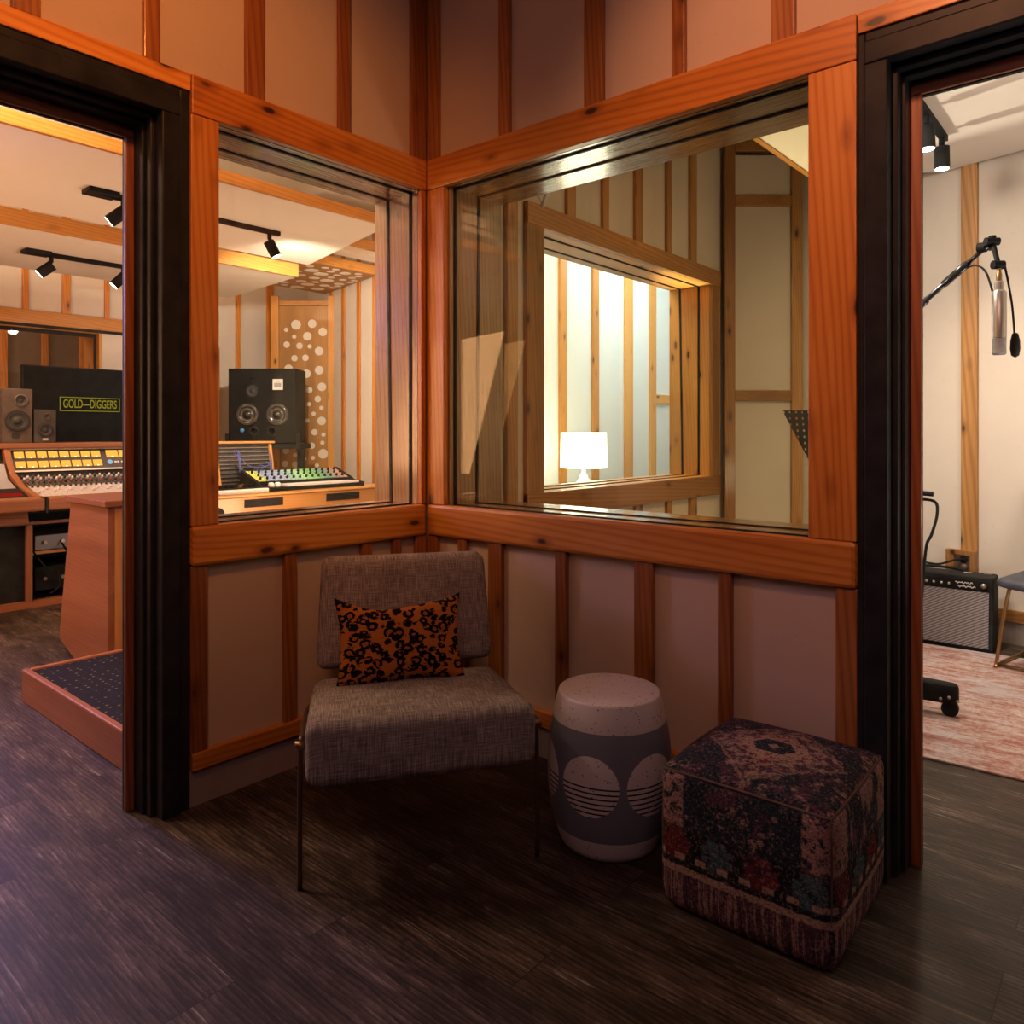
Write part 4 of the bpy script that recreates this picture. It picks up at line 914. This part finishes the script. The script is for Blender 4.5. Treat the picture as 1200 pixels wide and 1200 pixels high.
# little white bracket seen under the head of the right window
bm = B(); tube(bm, [(.155, .625, 2.29), (.123, .595, 2.176)], .010, 8); tube(bm, [(.098, .565, 2.26), (.123, .595, 2.20)], .009, 8); tube(bm, [(.098, .565, 2.26), (.0, .54, 2.29)], .006, 8); tube(bm, [(.155, .625, 2.29), (.0, .64, 2.30)], .006, 8)
tag(obj('wall_bracket', bm, WHITE, None, True), 'small pale V shaped bracket at the top left of the right window', 'bracket')

# ------------------------------------------------------------------ isolation room beyond the booth's inner window
bm = B(); box(bm, -1.66, -1.6, 2.1, 5.3, 0, 3.2); box(bm, -1.6, -.29, 5.24, 5.3, 0, 3.2); FABI = fabric_wall('white_wall_fabric', '#d3d6d3', '#dde0dd'); struct('wall_isolation', bm, FABI)
quadwall('wall_isolation_corner', [(-.29, .72), (-1.62, 2.15)], 0, 3.2, FABI, .05)
for y0, y1 in ((2.50, 2.58), (3.0, 3.095), (3.49, 3.585), (4.03, 4.165), (4.50, 4.61), (4.93, 5.0)): trim(-1.6, -1.575, y0, y1, 0, 3.2, 2, PALE)
trim(-1.6, -1.575, 4.61, 4.93, 1.447, 1.535, 1, PALE)
stb = thing('side_table', 'small white table carrying the lamp in the far room', 'table', (-1.12, 2.69, 0))
bm = B(); cyl(bm, (0, 0, .70), (0, 0, .725), .21, seg=40); obj('table_top', bm, WHITE, stb, 'auto')
for k in range(3):
    a = k*2*PI/3; bm = B(); tube(bm, [(.09*math.cos(a), .09*math.sin(a), .70), (.17*math.cos(a), .17*math.sin(a), 0)], .013); obj('leg', bm, WHITE, stb)
lp = thing('table_lamp', 'lit white table lamp with a drum shade beyond the inner window', 'lamp', (-1.12, 2.69, .725))
bm = B(); lathe(bm, [(0, 0), (.062, 0), (.064, .008), (.058, .02), (.05, .055), (.03, .078), (.033, .09), (.026, .10), (.014, .112), (.012, .15), (0, .15)], 32); obj('base', bm, plain('white_ceramic', '#e8ecec', .3), lp, True)
def shade():
    g = G('lit_lamp_shade'); e = g.n('Emission', {0: '#f4f7ff', 1: 15.}); t = g.n('BsdfTransparent'); m = g.n('MixShader', {0: .3, 1: e.outputs[0], 2: t.outputs[0]}); g.t.links.new(m.outputs[0], g.o.inputs[0]); return g.m
bm = B(); lathe(bm, [(.180, .155), (.175, .425), (.172, .425), (.177, .155), (.180, .155)], 48); obj('lamp_shade', bm, shade(), lp, True)
bm = B(); cyl(bm, (0, 0, .15), (0, 0, .22), .014); lathe(bm, [(0, .22), (.018, .235), (.03, .27), (.022, .31), (0, .32)], 16); obj('bulb', bm, glow('lit_bulb', '#ffffff', 12.), lp, True)

# ------------------------------------------------------------------ lights
def light(name, typ, loc, e, col, size=.2, to=None, spread=None, size_y=None, ang=None, blend=.4):
    l = bpy.data.lights.new(name, typ); l.energy = e; l.color = lin(col)[:3]
    if typ == 'AREA':
        l.size = size
        if size_y: l.shape = 'RECTANGLE'; l.size_y = size_y
        if spread: l.spread = math.radians(spread)
    elif typ == 'SPOT': l.shadow_soft_size = size; l.spot_size = math.radians(ang or 60); l.spot_blend = blend
    else: l.shadow_soft_size = size
    o = bpy.data.objects.new(name, l); C.objects.link(o); o.location = loc
    if to is not None: o.rotation_euler = (Vector(to)-Vector(loc)).to_track_quat('-Z', 'Y').to_euler()
    return o
WARM = '#ffb070'
# lounge
light('lounge_spot_left', 'SPOT', (1.35, -1.75, 2.95), 100, '#ff9a48', .10, (.0, -.95, 2.0), ang=74, blend=.9)
light('lounge_spot_right', 'SPOT', (1.75, -1.5, 2.95), 106, '#ffa876', .10, (1.6, .0, 2.0), ang=66, blend=.9)
light('lounge_fill', 'AREA', (2.6, -2.6, 2.9), 14, '#ecb6ba', 1.2, (1.2, -.4, .8))
# control room
light('control_lamp', 'AREA', (-2.4, -2.4, 1.4), 46, '#ffbe8a', 1.2, (-3.2, 0.6, 2.3))
light('control_lavender', 'AREA', (-3.2, -1.55, 2.2), 32, '#b4a6f4', .6, (.6, -1.9, 0), spread=110)
light('control_down', 'SPOT', (-2.22, .73, 2.34), 230, '#fff0dc', .06, (-3.7, 2.1, 1.2), ang=130, blend=.9)
light('control_console', 'SPOT', (-3.6, -.62, 2.3), 90, '#ffca9a', .06, (-3.9, -.1, .9), ang=120, blend=.9)
light('control_uplight', 'AREA', (-2.0, .9, .5), 22, '#ffd8b8', .5, (-2.8, .6, 2.5))
light('control_edge', 'AREA', (-.55, -1.6, 2.92), 30, '#ffc890', .4, (-2.2, .2, 2.3))
light('control_ceiling_fill', 'POINT', (-1.05, -1.7, 2.75), 60, '#ffd8b4', .1)  # unseen point light, added to brighten the upper ceiling
light('control_above', 'POINT', (-2.5, -1.1, 2.95), 45, '#ffe9cc', .1)  # another unseen light, added to lift the ceiling above the hung panels
# booth
light('booth_ceiling_fill', 'AREA', (2.75, 1.0, .7), 17, '#fff2e4', .5, (1.9, 1.9, 2.66))  # hidden low area light, added to brighten the booth ceiling
light('booth_spot', 'SPOT', (1.42, 2.2, 2.46), 50, '#ffe6c8', .03, (1.5, 2.2, 0), ang=110, blend=.9)
light('booth_spot_near', 'SPOT', (1.42, 1.86, 2.46), 50, '#ffe6c8', .03, (1.5, 1.7, 0), ang=110, blend=.9)
light('booth_area', 'AREA', (1.0, .62, 2.58), 24, '#ffeed8', .4, (2.3, 2.7, 1.1), spread=110)
# isolation room
light('isolation_ceiling', 'AREA', (-.9, 3.9, 3.15), 100, '#b0ccff', 1.2, (-.9, 3.9, 0))
light('isolation_ceiling_near', 'AREA', (-.85, 2.0, 3.15), 46, '#fff2e0', .7, (-.6, 2.2, 0))
light('lamp_bulb', 'POINT', (-1.12, 2.69, 1.0), 60, '#dde8ff', .03)
light('lamp_top_glow', 'SPOT', (-1.12, 2.69, 1.19), 420, '#fff4e4', .03, (1.5, 2.1, 2.62), ang=44, blend=.6)
# dim room behind the far window
light('far_room', 'POINT', (-5.8, -1.0, 2.6), 40, '#ffcf9c', .2)

w = bpy.data.worlds.new('world'); bpy.context.scene.world = w; w.use_nodes = True
w.node_tree.nodes['Background'].inputs[0].default_value = (.05, .045, .05, 1); w.node_tree.nodes['Background'].inputs[1].default_value = .3
vs = bpy.context.scene.view_settings
vs.view_transform = 'Standard'; vs.look = 'None'; vs.gamma = 1; vs.use_curve_mapping = False; vs.exposure = 0
